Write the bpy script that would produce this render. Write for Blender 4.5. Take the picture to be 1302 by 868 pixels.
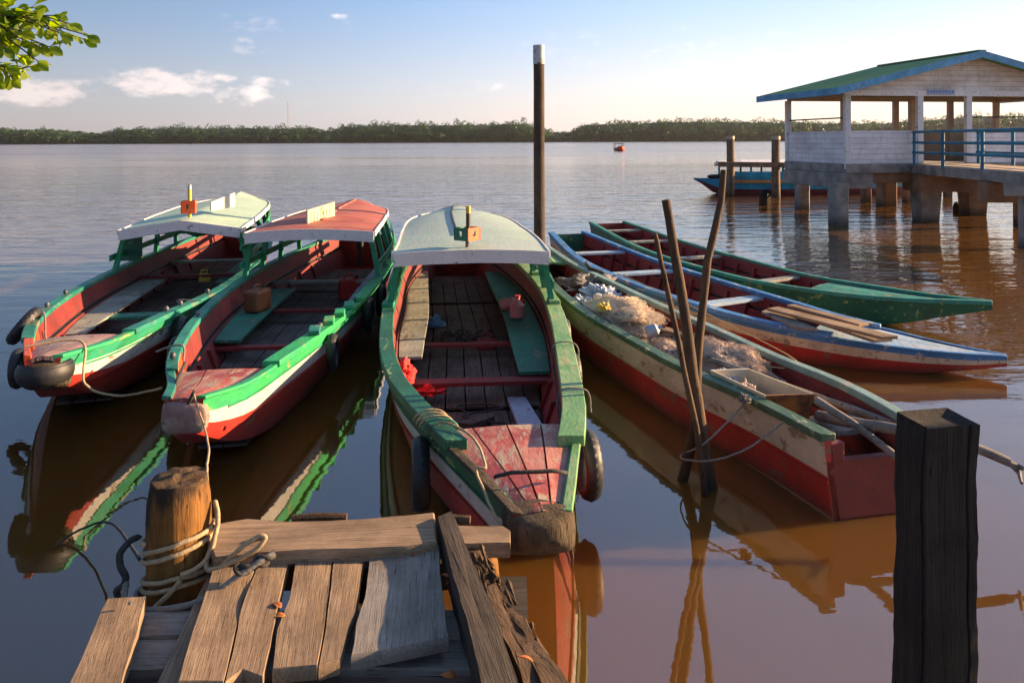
import bpy, bmesh, math, random
from mathutils import Vector, Matrix, noise as mn
R = math.radians
random.seed(7)
sc = bpy.context.scene
for o in list(bpy.data.objects): bpy.data.objects.remove(o)
COL = sc.collection

# ---------------------------------------------------------------- camera
CAM_H = 2.3; FPX = 1000.0; HX = 651.0; HY = 179.0; ROLL = 0.0042
cd = bpy.data.cameras.new('camera'); cam = bpy.data.objects.new('camera', cd); COL.objects.link(cam)
cam.location = (0, 0, CAM_H)
cam.rotation_euler = (Matrix.Rotation(R(90), 3, 'X') @ Matrix.Rotation(-ROLL, 3, 'Z')).to_euler()
cd.sensor_width = 36; cd.lens = 36 * FPX / 1302
cd.shift_y = -(434 - HY) / 1302; cd.clip_end = 20000; cd.clip_start = 0.05
sc.camera = cam

# ---------------------------------------------------------------- light
SUN_EL = 15.0; SUN_AZ = 77.0          # elevation, compass angle from +Y towards +X
w = bpy.data.worlds.new('World'); sc.world = w; w.use_nodes = True
nt = w.node_tree; nt.nodes.clear(); N = nt.nodes.new; LK = nt.links.new
out = N('ShaderNodeOutputWorld'); bg = N('ShaderNodeBackground')
sky = N('ShaderNodeTexSky'); sky.sky_type = 'NISHITA'; sky.sun_disc = False
sky.sun_elevation = R(SUN_EL); sky.sun_rotation = R(SUN_AZ)
sky.air_density = 1.0; sky.dust_density = 0.9; sky.ozone_density = 3.0; sky.altitude = 0
SKY_STR = 0.070
bg.inputs['Strength'].default_value = SKY_STR
tc = N('ShaderNodeTexCoord'); sp = N('ShaderNodeSeparateXYZ'); LK(tc.outputs['Generated'], sp.inputs[0])
def M_(op, a, b=None, c=None):
    n = N('ShaderNodeMath'); n.operation = op
    for i, v in enumerate((a, b, c)):
        if v is None: continue
        if isinstance(v, (int, float)): n.inputs[i].default_value = v
        else: LK(v, n.inputs[i])
    return n.outputs[0]
az = M_('ARCTAN2', sp.outputs[0], sp.outputs[1]); el = M_('ARCSINE', sp.outputs[2])
nz = N('ShaderNodeTexNoise'); nz.inputs['Scale'].default_value = 24; nz.inputs['Detail'].default_value = 9; nz.inputs['Roughness'].default_value = .6
mp = N('ShaderNodeMapping'); mp.inputs['Scale'].default_value = (1, 1, 1.9); LK(tc.outputs['Generated'], mp.inputs[0]); LK(mp.outputs[0], nz.inputs[0])
nz2 = N('ShaderNodeTexNoise'); nz2.inputs['Scale'].default_value = 60; nz2.inputs['Detail'].default_value = 6; LK(mp.outputs[0], nz2.inputs[0])
dens = None
for (px, py, rx, ry, st) in [(38,114,66,22,1),(214,104,88,19,1.05),(168,112,60,12,.55),(283,99,20,9,.8),(306,120,44,17,.8),(346,104,42,9,.5),(95,105,30,9,.45),
                          (600,110,60,9,.25),(432,20,14,6,.38),(318,58,30,12,.25),(1060,98,40,14,.3),(330,30,160,14,.12),(800,60,260,30,.1)]:
    a = math.atan((px-651)/1000); e = math.atan((180-py)/1000*math.cos(a))
    u = M_('DIVIDE', M_('SUBTRACT', az, a), rx/1000); v = M_('DIVIDE', M_('SUBTRACT', el, e), ry/1000)
    d = M_('ADD', M_('MULTIPLY', u, u), M_('MULTIPLY', v, v))
    d = M_('MULTIPLY', M_('MAXIMUM', M_('SUBTRACT', 1.0, d), 0.0), st)
    dens = d if dens is None else M_('MAXIMUM', dens, d)
dn = M_('ADD', dens, M_('MULTIPLY', M_('SUBTRACT', nz.outputs[0], .5), 2.6))
dn = M_('ADD', dn, M_('MULTIPLY', M_('SUBTRACT', nz2.outputs[0], .5), 1.5))
mr = N('ShaderNodeMapRange'); mr.interpolation_type = 'SMOOTHSTEP'; LK(dn, mr.inputs[0]); mr.inputs[1].default_value = .12; mr.inputs[2].default_value = 1.05
msk = M_('MULTIPLY', mr.outputs[0], M_('MINIMUM', M_('MULTIPLY', dens, 3.0), 1.0))
msk = M_('MULTIPLY', msk, .72)
# thin veil that whitens the sky low down, as a humid evening sky does
hz = N('ShaderNodeMapRange'); hz.interpolation_type = 'SMOOTHSTEP'; LK(el, hz.inputs[0]); hz.inputs[1].default_value = .30; hz.inputs[2].default_value = -.01; hz.inputs[3].default_value = .34; hz.inputs[4].default_value = .62
hsv = N('ShaderNodeHueSaturation'); hsv.inputs['Saturation'].default_value = 1.25; hsv.inputs['Value'].default_value = 1.0; LK(sky.outputs[0], hsv.inputs['Color'])
mh = N('ShaderNodeMixRGB'); LK(hz.outputs[0], mh.inputs[0]); LK(hsv.outputs[0], mh.inputs[1]); vc = N('ShaderNodeMapRange'); vc.interpolation_type = 'SMOOTHSTEP'; LK(el, vc.inputs[0]); vc.inputs[1].default_value = .0; vc.inputs[2].default_value = .22
vx = N('ShaderNodeMixRGB'); LK(vc.outputs[0], vx.inputs[0]); vx.inputs[1].default_value = (4.9, 4.5, 5.1, 1); vx.inputs[2].default_value = (2.9, 3.9, 6.2, 1); LK(vx.outputs[0], mh.inputs[2])
mc = N('ShaderNodeMixRGB'); LK(msk, mc.inputs[0]); LK(mh.outputs[0], mc.inputs[1]); mc.inputs[2].default_value = (8.2, 7.2, 6.9, 1)
# the evening sky is brighter towards the sun and falls off away from it
gl = M_('ADD', M_('MULTIPLY', sp.outputs[0], math.sin(R(SUN_AZ))), M_('MULTIPLY', sp.outputs[1], math.cos(R(SUN_AZ))))
gm = N('ShaderNodeMapRange'); gm.interpolation_type = 'SMOOTHSTEP'; LK(gl, gm.inputs[0]); gm.inputs[1].default_value = -.45; gm.inputs[2].default_value = .50; gm.inputs[3].default_value = .54; gm.inputs[4].default_value = 1.02
vm = N('ShaderNodeVectorMath'); vm.operation = 'SCALE'; LK(mc.outputs[0], vm.inputs[0]); LK(gm.outputs[0], vm.inputs['Scale'])
wf = N('ShaderNodeMapRange'); wf.interpolation_type = 'SMOOTHSTEP'; LK(gl, wf.inputs[0]); wf.inputs[1].default_value = -.1; wf.inputs[2].default_value = .6
wx = N('ShaderNodeMixRGB'); LK(wf.outputs[0], wx.inputs[0]); wx.inputs[1].default_value = (1.03, 1.0, .99, 1); wx.inputs[2].default_value = (1.22, 1.04, .90, 1)
wm = N('ShaderNodeMixRGB'); wm.blend_type = 'MULTIPLY'; wm.inputs[0].default_value = 1; LK(vm.outputs[0], wm.inputs[1]); LK(wx.outputs[0], wm.inputs[2])
LK(wm.outputs[0], bg.inputs['Color']); LK(bg.outputs[0], out.inputs[0])
sl = bpy.data.lights.new('sun', 'SUN'); so = bpy.data.objects.new('sun', sl); COL.objects.link(so)
sl.energy = 5.0; sl.angle = R(.5); sl.color = (1.0, .66, .36)
dv = Vector((math.sin(R(SUN_AZ))*math.cos(R(SUN_EL)), math.cos(R(SUN_AZ))*math.cos(R(SUN_EL)), math.sin(R(SUN_EL))))
so.rotation_euler = dv.to_track_quat('Z', 'Y').to_euler(); so.location = (30, 8, 12)
vs = sc.view_settings; vs.view_transform = 'Standard'; vs.look = 'None'; vs.gamma = 1; vs.use_curve_mapping = False
vs.exposure = 1.72
sc.cycles.max_bounces = 6; sc.cycles.diffuse_bounces = 3; sc.cycles.glossy_bounces = 4
sc.cycles.use_denoising = True

# ---------------------------------------------------------------- helpers
def at(x, y, Y=None, z=None):
    u = (x-HX)/FPX; v = -(y-HY)/FPX
    a, b = u + ROLL*v, v - ROLL*u
    if Y is None: Y = (z-CAM_H)/b
    return Vector((a*Y, Y, CAM_H + b*Y))

def tag(o, label=None, cat=None, group=None, kind=None):
    if label: o['label'] = label
    if cat: o['category'] = cat
    if group: o['group'] = group
    if kind: o['kind'] = kind
    return o

def empty(name, loc, label=None, cat=None, group=None):
    o = bpy.data.objects.new(name, None); COL.objects.link(o); o.location = loc; o.empty_display_size = .2
    return tag(o, label, cat, group)

def rootloc(p):
    v = Vector((0, 0, 0))
    while p is not None: v += p.location; p = p.parent
    return v

class MB:
    """collects shapes in world coordinates, then links them as one mesh"""
    def __init__(s): s.v = []; s.f = []; s.m = []
    def add(s, vs_, fs_, mi=0):
        b = len(s.v); s.v += [Vector(p) for p in vs_]
        s.f += [tuple(b+i for i in f) for f in fs_]
        s.m += (mi if isinstance(mi, list) else [mi]*len(fs_))
        return s
    def box(s, c, sz, rz=0, mi=0, M=None):
        hx, hy, hz_ = sz[0]/2, sz[1]/2, sz[2]/2
        rot = M if M is not None else Matrix.Rotation(rz, 3, 'Z')
        vs_ = [Vector(c) + rot @ Vector((x*hx, y*hy, z*hz_)) for x in (-1, 1) for y in (-1, 1) for z in (-1, 1)]
        return s.add(vs_, [(0,1,3,2),(4,6,7,5),(0,4,5,1),(2,3,7,6),(0,2,6,4),(1,5,7,3)], mi)
    def beam(s, a, b, wd, th, mi=0, up=(0,0,1)):
        a = Vector(a); b = Vector(b); d = (b-a); L = d.length; d.normalize()
        side = d.cross(Vector(up)); side = side.normalized() if side.length > 1e-5 else Vector((1,0,0)); u = side.cross(d)
        return s.box((a+b)/2, (L, wd, th), mi=mi, M=Matrix((d, side, u)).transposed())
    def loft(s, rings, closed=True, caps=True, mi=0):
        n = len(rings[0]); vs_ = [p for r in rings for p in r]; fs_ = []; ms = []
        seg = n if closed else n-1
        for j in range(len(rings)-1):
            for i in range(seg):
                k = (i+1) % n
                fs_.append((j*n+i, j*n+k, (j+1)*n+k, (j+1)*n+i)); ms.append(mi[i] if isinstance(mi, list) else mi)
        if caps:
            fs_.append(tuple(range(n))[::-1]); fs_.append(tuple((len(rings)-1)*n+i for i in range(n)))
            cm = mi[0] if isinstance(mi, list) else mi; ms += [cm, cm]
        return s.add(vs_, fs_, ms)
    def tube(s, pts, r, n=8, mi=0, caps=True):
        pts = [Vector(p) for p in pts]; rings = []; prev = None
        for i, p in enumerate(pts):
            d = (pts[min(i+1, len(pts)-1)] - pts[max(i-1, 0)]).normalized()
            if prev is None:
                a = d.orthogonal().normalized()
            else:
                a = (prev - d*prev.dot(d)); a = a.normalized() if a.length > 1e-6 else d.orthogonal().normalized()
            prev = a; b = d.cross(a); rr = r[i] if isinstance(r, (list, tuple)) else r
            rings.append([p + (a*math.cos(t*2*math.pi/n) + b*math.sin(t*2*math.pi/n))*rr for t in range(n)])
        return s.loft(rings, True, caps, mi)
    def sphere(s, c, r, mi=0, nu=12, nv=8, f=None):
        c = Vector(c); r = Vector(r) if not isinstance(r, (int, float)) else Vector((r, r, r)); rings = []
        for j in range(1, nv):
            ph = math.pi*j/nv
            rings.append([c + Vector((r.x*math.sin(ph)*math.cos(2*math.pi*i/nu), r.y*math.sin(ph)*math.sin(2*math.pi*i/nu), r.z*math.cos(ph))) for i in range(nu)])
        if f: rings = [[f(p) for p in q] for q in rings]
        return s.loft(rings, True, True, mi)
    def prism(s, poly, z0, z1, mi=0):
        n = len(poly); vs_ = [(p[0], p[1], z0) for p in poly] + [(p[0], p[1], z1) for p in poly]
        fs_ = [tuple(range(n))[::-1], tuple(range(n, 2*n))] + [(i, (i+1) % n, n+(i+1) % n, n+i) for i in range(n)]
        return s.add(vs_, fs_, mi)
    def build(s, name, mats, parent=None, smooth=False, ang=35, bevel=0, local=None):
        me = bpy.data.meshes.new(name); off = rootloc(parent)
        if local is None: me.from_pydata([tuple(p-off) for p in s.v], [], s.f)
        else:
            inv = local.inverted(); me.from_pydata([tuple(inv @ p) for p in s.v], [], s.f)
        if not isinstance(mats, (list, tuple)): mats = [mats]
        for m in mats: me.materials.append(m)
        me.polygons.foreach_set('material_index', s.m)
        bm = bmesh.new(); bm.from_mesh(me); bmesh.ops.recalc_face_normals(bm, faces=bm.faces); bm.to_mesh(me); bm.free()
        if smooth:
            me.shade_smooth(); me.set_sharp_from_angle(angle=R(ang))
        me.update()
        o = bpy.data.objects.new(name, me); COL.objects.link(o); o.parent = parent
        if local is not None: o.matrix_world = local if parent is None else Matrix.Translation(-off) @ local
        if bevel:
            b = o.modifiers.new('bevel', 'BEVEL'); b.width = bevel; b.segments = 2; b.limit_method = 'ANGLE'
        return o

def copy_tree(o, parent=None, loc=None):
    c = o.copy(); COL.objects.link(c); c.parent = parent
    if loc is not None: c.location = loc
    for ch in [x for x in bpy.data.objects if x.parent == o]: copy_tree(ch, c)
    return c

# ---------------------------------------------------------------- materials
def lin(r, g, b): 
    f = lambda c: c/12.92/255 if c <= 10.3 else ((c/255+.055)/1.055)**2.4
    return (f(r), f(g), f(b), 1)
def newmat(name):
    m = bpy.data.materials.new(name); m.use_nodes = True; t = m.node_tree
    return m, t, t.nodes['Principled BSDF'], t.nodes.new, t.links.new
def ramp(n, a, b, ca=(0,0,0,1), cb=(1,1,1,1)):
    r = n('ShaderNodeValToRGB'); e = r.color_ramp.elements; e[0].position = a; e[0].color = ca; e[1].position = b; e[1].color = cb
    return r
def tnoise(t, n, l, scale, detail=4, rough=.55, stretch=(1,1,1), src='Object', dist=0):
    co = n('ShaderNodeTexCoord'); m = n('ShaderNodeMapping'); m.inputs['Scale'].default_value = stretch
    q = n('ShaderNodeTexNoise'); q.inputs['Scale'].default_value = scale; q.inputs['Detail'].default_value = detail
    q.inputs['Roughness'].default_value = rough; q.inputs['Distortion'].default_value = dist
    l(co.outputs[src], m.inputs[0]); l(m.outputs[0], q.inputs[0]); return q.outputs[0]
def paint(name, col, chip=.5, under=(.16,.11,.075,1), rough=.5, alt=None, stretch=(1,.35,1), var=.35):
    """weathered boat paint: blotchy tone, scuffs showing the wood below, fine bump"""
    m, t, P, n, l = newmat(name)
    a = tnoise(t, n, l, 2.2, 6, .6); b = tnoise(t, n, l, 11, 8, .68, stretch, dist=.4); c = tnoise(t, n, l, 45, 4, .6, stretch)
    r1 = ramp(n, .3, .7, tuple(x*(1-var) for x in col[:3])+(1,), tuple(min(1, x*(1+var)) for x in col[:3])+(1,)); l(a, r1.inputs[0]); base = r1.outputs[0]
    if alt:
        q = ramp(n, .47, .56); l(tnoise(t, n, l, 4.5, 7, .65, stretch), q.inputs[0]); mx = n('ShaderNodeMixRGB'); l(q.outputs[0], mx.inputs[0]); l(base, mx.inputs[1]); mx.inputs[2].default_value = alt; base = mx.outputs[0]
    th = .635 - .125*chip
    q = ramp(n, th, th+.035); l(b, q.inputs[0]); mx = n('ShaderNodeMixRGB'); l(q.outputs[0], mx.inputs[0]); l(base, mx.inputs[1]); mx.inputs[2].default_value = under
    d = ramp(n, .35, .65, (.72,.7,.66,1), (1.05,1.05,1.05,1)); l(c, d.inputs[0]); mm = n('ShaderNodeMixRGB'); mm.blend_type = 'MULTIPLY'; mm.inputs[0].default_value = .4; l(mx.outputs[0], mm.inputs[1]); l(d.outputs[0], mm.inputs[2])
    l(mm.outputs[0], P.inputs['Base Color'])
    rr = n('ShaderNodeMapRange'); l(b, rr.inputs[0]); rr.inputs[3].default_value = rough-.12; rr.inputs[4].default_value = rough+.25; l(rr.outputs[0], P.inputs['Roughness'])
    bp = n('ShaderNodeBump'); bp.inputs['Strength'].default_value = .35; bp.inputs['Distance'].default_value = .012
    ad = n('ShaderNodeMath'); l(b, ad.inputs[0]); l(c, ad.inputs[1]); l(ad.outputs[0], bp.inputs['Height']); l(bp.outputs[0], P.inputs['Normal'])
    return m
def wood(name, c1, c2, stretch=(14,1,14), crack=True, rough=.85, scale=2.5, bump=.6, moss=None, dist=.15):
    m, t, P, n, l = newmat(name)
    a = tnoise(t, n, l, scale, 9, .68, stretch, dist=dist); b = tnoise(t, n, l, 3.0, 5, .6); c = tnoise(t, n, l, scale*3.2, 5, .7, tuple((x*1.3 if x > 1 else .5) for x in stretch))
    r1 = ramp(n, .22, .80, c1, c2); l(a, r1.inputs[0]); base = r1.outputs[0]
    d = ramp(n, .32, .66, (.46,.43,.41,1), (1.12,1.10,1.07,1)); l(b, d.inputs[0]); mm = n('ShaderNodeMixRGB'); mm.blend_type = 'MULTIPLY'; mm.inputs[0].default_value = .9; l(base, mm.inputs[1]); l(d.outputs[0], mm.inputs[2]); base = mm.outputs[0]
    if crack:
        q = ramp(n, .36, .42, (.10,.08,.06,1), (1,1,1,1)); l(c, q.inputs[0]); mx = n('ShaderNodeMixRGB'); mx.blend_type = 'MULTIPLY'; mx.inputs[0].default_value = 1; l(base, mx.inputs[1]); l(q.outputs[0], mx.inputs[2]); base = mx.outputs[0]
    if moss:
        q = ramp(n, .55, .66); l(tnoise(t, n, l, 5, 6, .65), q.inputs[0]); mx = n('ShaderNodeMixRGB'); l(q.outputs[0], mx.inputs[0]); l(base, mx.inputs[1]); mx.inputs[2].default_value = moss; base = mx.outputs[0]
    l(base, P.inputs['Base Color']); P.inputs['Roughness'].default_value = rough; P.inputs['Specular IOR Level'].default_value = .3
    bp = n('ShaderNodeBump'); bp.inputs['Strength'].default_value = bump; bp.inputs['Distance'].default_value = .01
    ad = n('ShaderNodeMath'); l(a, ad.inputs[0]); l(c, ad.inputs[1]); l(ad.outputs[0], bp.inputs['Height']); l(bp.outputs[0], P.inputs['Normal'])
    return m
def plain(name, c1, c2, scale=8, rough=.6, bump=.2, metal=0, trans=0):
    m, t, P, n, l = newmat(name)
    a = tnoise(t, n, l, scale, 6, .6); r1 = ramp(n, .3, .7, c1, c2); l(a, r1.inputs[0]); l(r1.outputs[0], P.inputs['Base Color'])
    P.inputs['Roughness'].default_value = rough; P.inputs['Metallic'].default_value = metal
    bp = n('ShaderNodeBump'); bp.inputs['Strength'].default_value = bump; bp.inputs['Distance'].default_value = .01; l(a, bp.inputs['Height']); l(bp.outputs[0], P.inputs['Normal'])
    if trans: P.inputs['Subsurface Weight'].default_value = 0
    return m

WOODU = (.2,.14,.09,1)
m_green = paint('green_paint', (.010,.21,.085,1), .35, (.12,.16,.08,1), alt=(.02,.25,.14,1))
m_teal = paint('teal_paint', (.010,.17,.12,1), .5, (.18,.2,.12,1), alt=(.02,.22,.16,1))
m_dkgreen = paint('dark_green_paint', (.008,.10,.05,1), .38, (.22,.30,.09,1))
m_palegreen = paint('pale_green_paint', (.20,.34,.14,1), .45, (.3,.3,.15,1), alt=(.12,.28,.10,1))
m_lime = paint('bright_green_paint', (.022,.36,.10,1), .40, (.22,.26,.10,1), alt=(.02,.28,.12,1))
m_red = paint('red_paint', (.32,.020,.012,1), .5, (.20,.08,.05,1))
m_redin = paint('dull_red_paint', (.18,.016,.014,1), .4, (.09,.03,.022,1), rough=.6)
m_orange = paint('orange_and_sunlit_red', (.55,.075,.018,1), .4, (.3,.12,.06,1))
m_white = paint('white_paint', (.50,.48,.45,1), .5, (.22,.17,.12,1), var=.15)
m_cream = paint('cream_paint', (.50,.42,.30,1), .55, (.25,.18,.11,1), var=.2, alt=(.42,.36,.27,1))
m_blue = paint('blue_paint', (.035,.16,.38,1), .4, (.3,.33,.33,1))
m_ltblue = paint('light_blue_paint', (.25,.38,.50,1), .45, (.25,.22,.18,1), alt=(.33,.42,.50,1))
m_deckred = paint('worn_deck_red', (.34,.055,.040,1), .85, (.36,.27,.19,1), alt=(.40,.17,.12,1))
m_deckpink = paint('faded_pink_deck', (.30,.17,.15,1), .6, (.16,.12,.10,1), alt=(.32,.25,.2,1))
m_floor = wood('floor_planks', (.065,.044,.036,1), (.19,.135,.11,1))
m_floorg = wood('grey_floor_planks', (.07,.065,.06,1), (.19,.17,.155,1))
m_canpale = paint('pale_canopy_paint', (.34,.45,.37,1), .15, (.36,.36,.28,1), rough=.55, var=.12, alt=(.36,.44,.40,1))
m_canwhite = paint('white_canopy_paint', (.40,.54,.40,1), .1, (.4,.4,.34,1), rough=.55, var=.1)
m_canred = paint('red_canopy_paint', (.36,.075,.045,1), .25, (.3,.12,.08,1), rough=.6, stretch=(.4,1,1), alt=(.40,.13,.08,1))
m_fascia = paint('fascia_white', (.70,.64,.63,1), .2, (.3,.26,.22,1), var=.08)
m_nose = wood('worn_bow_wood', (.008,.007,.006,1), (.17,.125,.08,1), stretch=(9,9,1.5), scale=2.4, bump=1)
m_black = plain('black_rubber', (.008,.008,.009,1), (.022,.022,.024,1), 12, .55, .4)
m_bench = paint('worn_bench', (.26,.27,.23,1), .6, (.16,.12,.09,1))
m_benchg = paint('green_bench', (.02,.16,.10,1), .5, (.2,.2,.14,1))
m_rope = plain('tan_rope', (.28,.20,.11,1), (.45,.34,.20,1), 60, .9, .5)
m_ropegrey = plain('grey_rope', (.12,.11,.10,1), (.25,.22,.19,1), 60, .9, .5)
m_ropedark = plain('dark_rope', (.02,.02,.02,1), (.05,.045,.04,1), 60, .9, .5)
m_dock = wood('dock_plank_wood', (.13,.088,.055,1), (.46,.33,.215,1), stretch=(1,26,26), scale=3.4, bump=.35)
m_dockgrey = wood('grey_dock_wood', (.15,.135,.12,1), (.38,.34,.30,1), stretch=(1,24,24), scale=3.4, bump=.3)
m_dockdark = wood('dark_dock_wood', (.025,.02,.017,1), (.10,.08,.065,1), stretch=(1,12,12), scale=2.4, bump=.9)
m_rot = wood('rotten_wood', (.02,.014,.010,1), (.17,.105,.06,1), stretch=(1.2,6,6), scale=4, bump=1)
m_boll = wood('golden_log', (.06,.027,.008,1), (.36,.17,.04,1), stretch=(9,9,.8), scale=1.8, bump=.8)
m_bolltop = wood('charred_top', (.015,.012,.01,1), (.16,.10,.05,1), stretch=(5,5,5), scale=3, bump=1)
m_postdark = wood('dark_post_wood', (.006,.005,.005,1), (.062,.050,.042,1), stretch=(16,16,.7), scale=2.2, moss=(.015,.013,.012,1), bump=1)
m_pole = wood('dark_pole_wood', (.03,.02,.015,1), (.13,.09,.065,1), stretch=(9,9,.6), scale=2)
m_poletop = paint('pole_top_paint', (.34,.38,.42,1), .4)
m_stick = wood('stick_wood', (.045,.028,.018,1), (.16,.10,.058,1), stretch=(8,8,1), scale=2.4)
m_polegrey = wood('grey_pole_wood', (.13,.11,.095,1), (.38,.33,.29,1), stretch=(3,3,3), scale=3)
m_pile = wood('weathered_pile', (.09,.065,.045,1), (.3,.22,.15,1), stretch=(9,9,.8), scale=1.4)
m_tan = wood('tan_board', (.18,.12,.07,1), (.42,.3,.18,1), stretch=(3,3,3), scale=3)

def dirty(m, lo=.0, hi=.22, col=(.035,.028,.018,1)):
    """old scum line: the hull is stained by the river just above the water"""
    t = m.node_tree; n = t.nodes.new; l = t.links.new; P = t.nodes['Principled BSDF']; src = P.inputs['Base Color'].links[0].from_socket
    co = n('ShaderNodeTexCoord'); sx = n('ShaderNodeSeparateXYZ'); l(co.outputs['Object'], sx.inputs[0])
    q = tnoise(t, n, l, 6, 5, .6); a = n('ShaderNodeMath'); a.operation = 'MULTIPLY_ADD'; l(q, a.inputs[0]); a.inputs[1].default_value = .16; l(sx.outputs[2], a.inputs[2])
    mr = n('ShaderNodeMapRange'); mr.interpolation_type = 'SMOOTHSTEP'; l(a.outputs[0], mr.inputs[0]); mr.inputs[1].default_value = lo+.06; mr.inputs[2].default_value = hi; mr.inputs[3].default_value = .75; mr.inputs[4].default_value = 0
    mx = n('ShaderNodeMixRGB'); l(mr.outputs[0], mx.inputs[0]); l(src, mx.inputs[1]); mx.inputs[2].default_value = col; l(mx.outputs[0], P.inputs['Base Color'])
dirty(m_red)

def charred(m, z0, col=(.018,.013,.010,1)):  # charring at the top, plus painted shade on the left side
    t = m.node_tree; n = t.nodes.new; l = t.links.new; P = t.nodes['Principled BSDF']; src = P.inputs['Base Color'].links[0].from_socket
    co = n('ShaderNodeTexCoord'); sx = n('ShaderNodeSeparateXYZ'); l(co.outputs['Object'], sx.inputs[0])
    q = tnoise(t, n, l, 5, 6, .65, (2.2,2.2,.6)); a = n('ShaderNodeMath'); a.operation = 'MULTIPLY_ADD'; l(q, a.inputs[0]); a.inputs[1].default_value = .75; l(sx.outputs[2], a.inputs[2])
    b = n('ShaderNodeMath'); b.operation = 'MULTIPLY_ADD'; l(sx.outputs[0], b.inputs[0]); b.inputs[1].default_value = -.9; l(a.outputs[0], b.inputs[2])  # left side darkened as well: its shade goes into the colour
    mr = n('ShaderNodeMapRange'); mr.interpolation_type = 'SMOOTHSTEP'; l(b.outputs[0], mr.inputs[0]); mr.inputs[1].default_value = z0; mr.inputs[2].default_value = z0+.16; mr.inputs[3].default_value = 0; mr.inputs[4].default_value = .93
    mx = n('ShaderNodeMixRGB'); l(mr.outputs[0], mx.inputs[0]); l(src, mx.inputs[1]); mx.inputs[2].default_value = col; l(mx.outputs[0], P.inputs['Base Color'])
charred(m_boll, 1.24)
HAZE = 0.00004
# ================================================================ water, land, far bank
m, t, P, n, l = newmat('river_water'); m_water = m
co = n('ShaderNodeTexCoord'); sx = n('ShaderNodeSeparateXYZ'); l(co.outputs['Object'], sx.inputs[0])
a = tnoise(t, n, l, .25, 4, .5); r1 = ramp(n, .35, .65, (.105,.050,.009,1), (.130,.062,.013,1)); l(a, r1.inputs[0]); l(r1.outputs[0], P.inputs['Base Color'])

rg_ = n('ShaderNodeMapRange'); rg_.interpolation_type = 'SMOOTHSTEP'; l(sx.outputs[1], rg_.inputs[0]); rg_.inputs[1].default_value = 12; rg_.inputs[2].default_value = 160; rg_.inputs[3].default_value = .018; rg_.inputs[4].default_value = .20
pt_ = tnoise(t, n, l, .05, 4, .55, (.25,1.6,1)); pr_ = n('ShaderNodeMapRange'); l(pt_, pr_.inputs[0]); pr_.inputs[1].default_value = .35; pr_.inputs[2].default_value = .65; pr_.inputs[3].default_value = .55; pr_.inputs[4].default_value = 1.3
rm_ = n('ShaderNodeMath'); rm_.operation = 'MULTIPLY'; l(rg_.outputs[0], rm_.inputs[0]); l(pr_.outputs[0], rm_.inputs[1]); l(rm_.outputs[0], P.inputs['Roughness'])
P.inputs['IOR'].default_value = 2.3
P.inputs['Subsurface Weight'].default_value = 1.0; P.inputs['Subsurface Radius'].default_value = (1.0,.6,.25); P.inputs['Subsurface Scale'].default_value = 1.0
calm = n('ShaderNodeMapRange'); calm.interpolation_type = 'SMOOTHSTEP'; l(sx.outputs[1], calm.inputs[0]); calm.inputs[1].default_value = 4; calm.inputs[2].default_value = 26; calm.inputs[3].default_value = .10; calm.inputs[4].default_value = 1
# a breeze reaches the open water to the right sooner
br = n('ShaderNodeMapRange'); br.interpolation_type = 'SMOOTHSTEP'; l(sx.outputs[0], br.inputs[0]); br.inputs[1].default_value = 1; br.inputs[2].default_value = 7; br.inputs[3].default_value = 0; br.inputs[4].default_value = .28
n1 = tnoise(t, n, l, 1.0, 3, .5, (.55,1.5,1), dist=.3); n2 = tnoise(t, n, l, 3.2, 3, .55, (.6,1.6,1)); n3 = tnoise(t, n, l, .16, 3, .5, (.6,1.8,1))
h1 = n('ShaderNodeMath'); h1.operation = 'MULTIPLY_ADD'; l(n2, h1.inputs[0]); h1.inputs[1].default_value = .30; l(n1, h1.inputs[2])
h2 = n('ShaderNodeMath'); h2.operation = 'MULTIPLY_ADD'; l(n3, h2.inputs[0]); h2.inputs[1].default_value = 1.0; l(h1.outputs[0], h2.inputs[2])
st = n('ShaderNodeMath'); st.operation = 'ADD'; l(calm.outputs[0], st.inputs[0])
# the extra breeze fades to nothing close to the camera's bank
bm_ = n('ShaderNodeMath'); bm_.operation = 'MULTIPLY'; l(br.outputs[0], bm_.inputs[0])
nr = n('ShaderNodeMapRange'); nr.interpolation_type = 'SMOOTHSTEP'; l(sx.outputs[1], nr.inputs[0]); nr.inputs[1].default_value = 4; nr.inputs[2].default_value = 10
l(nr.outputs[0], bm_.inputs[1]); l(bm_.outputs[0], st.inputs[1])
hm = n('ShaderNodeMath'); hm.operation = 'MULTIPLY'; l(h2.outputs[0], hm.inputs[0])
fd = n('ShaderNodeMapRange'); fd.interpolation_type = 'SMOOTHSTEP'; l(sx.outputs[1], fd.inputs[0]); fd.inputs[1].default_value = 18; fd.inputs[2].default_value = 130; fd.inputs[3].default_value = 1; fd.inputs[4].default_value = .04
fm = n('ShaderNodeMath'); fm.operation = 'MULTIPLY'; l(st.outputs[0], fm.inputs[0]); l(fd.outputs[0], fm.inputs[1]); l(fm.outputs[0], hm.inputs[1])
bp = n('ShaderNodeBump'); bp.inputs['Strength'].default_value = 1; bp.inputs['Distance'].default_value = .045; l(hm.outputs[0], bp.inputs['Height']); l(bp.outputs[0], P.inputs['Normal'])
wv = MB().add([(-6000,-200,0),(6000,-200,0),(6000,9000,0),(-6000,9000,0)], [(0,1,2,3)]).build('river_water', m_water); tag(wv, kind='structure')

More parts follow.
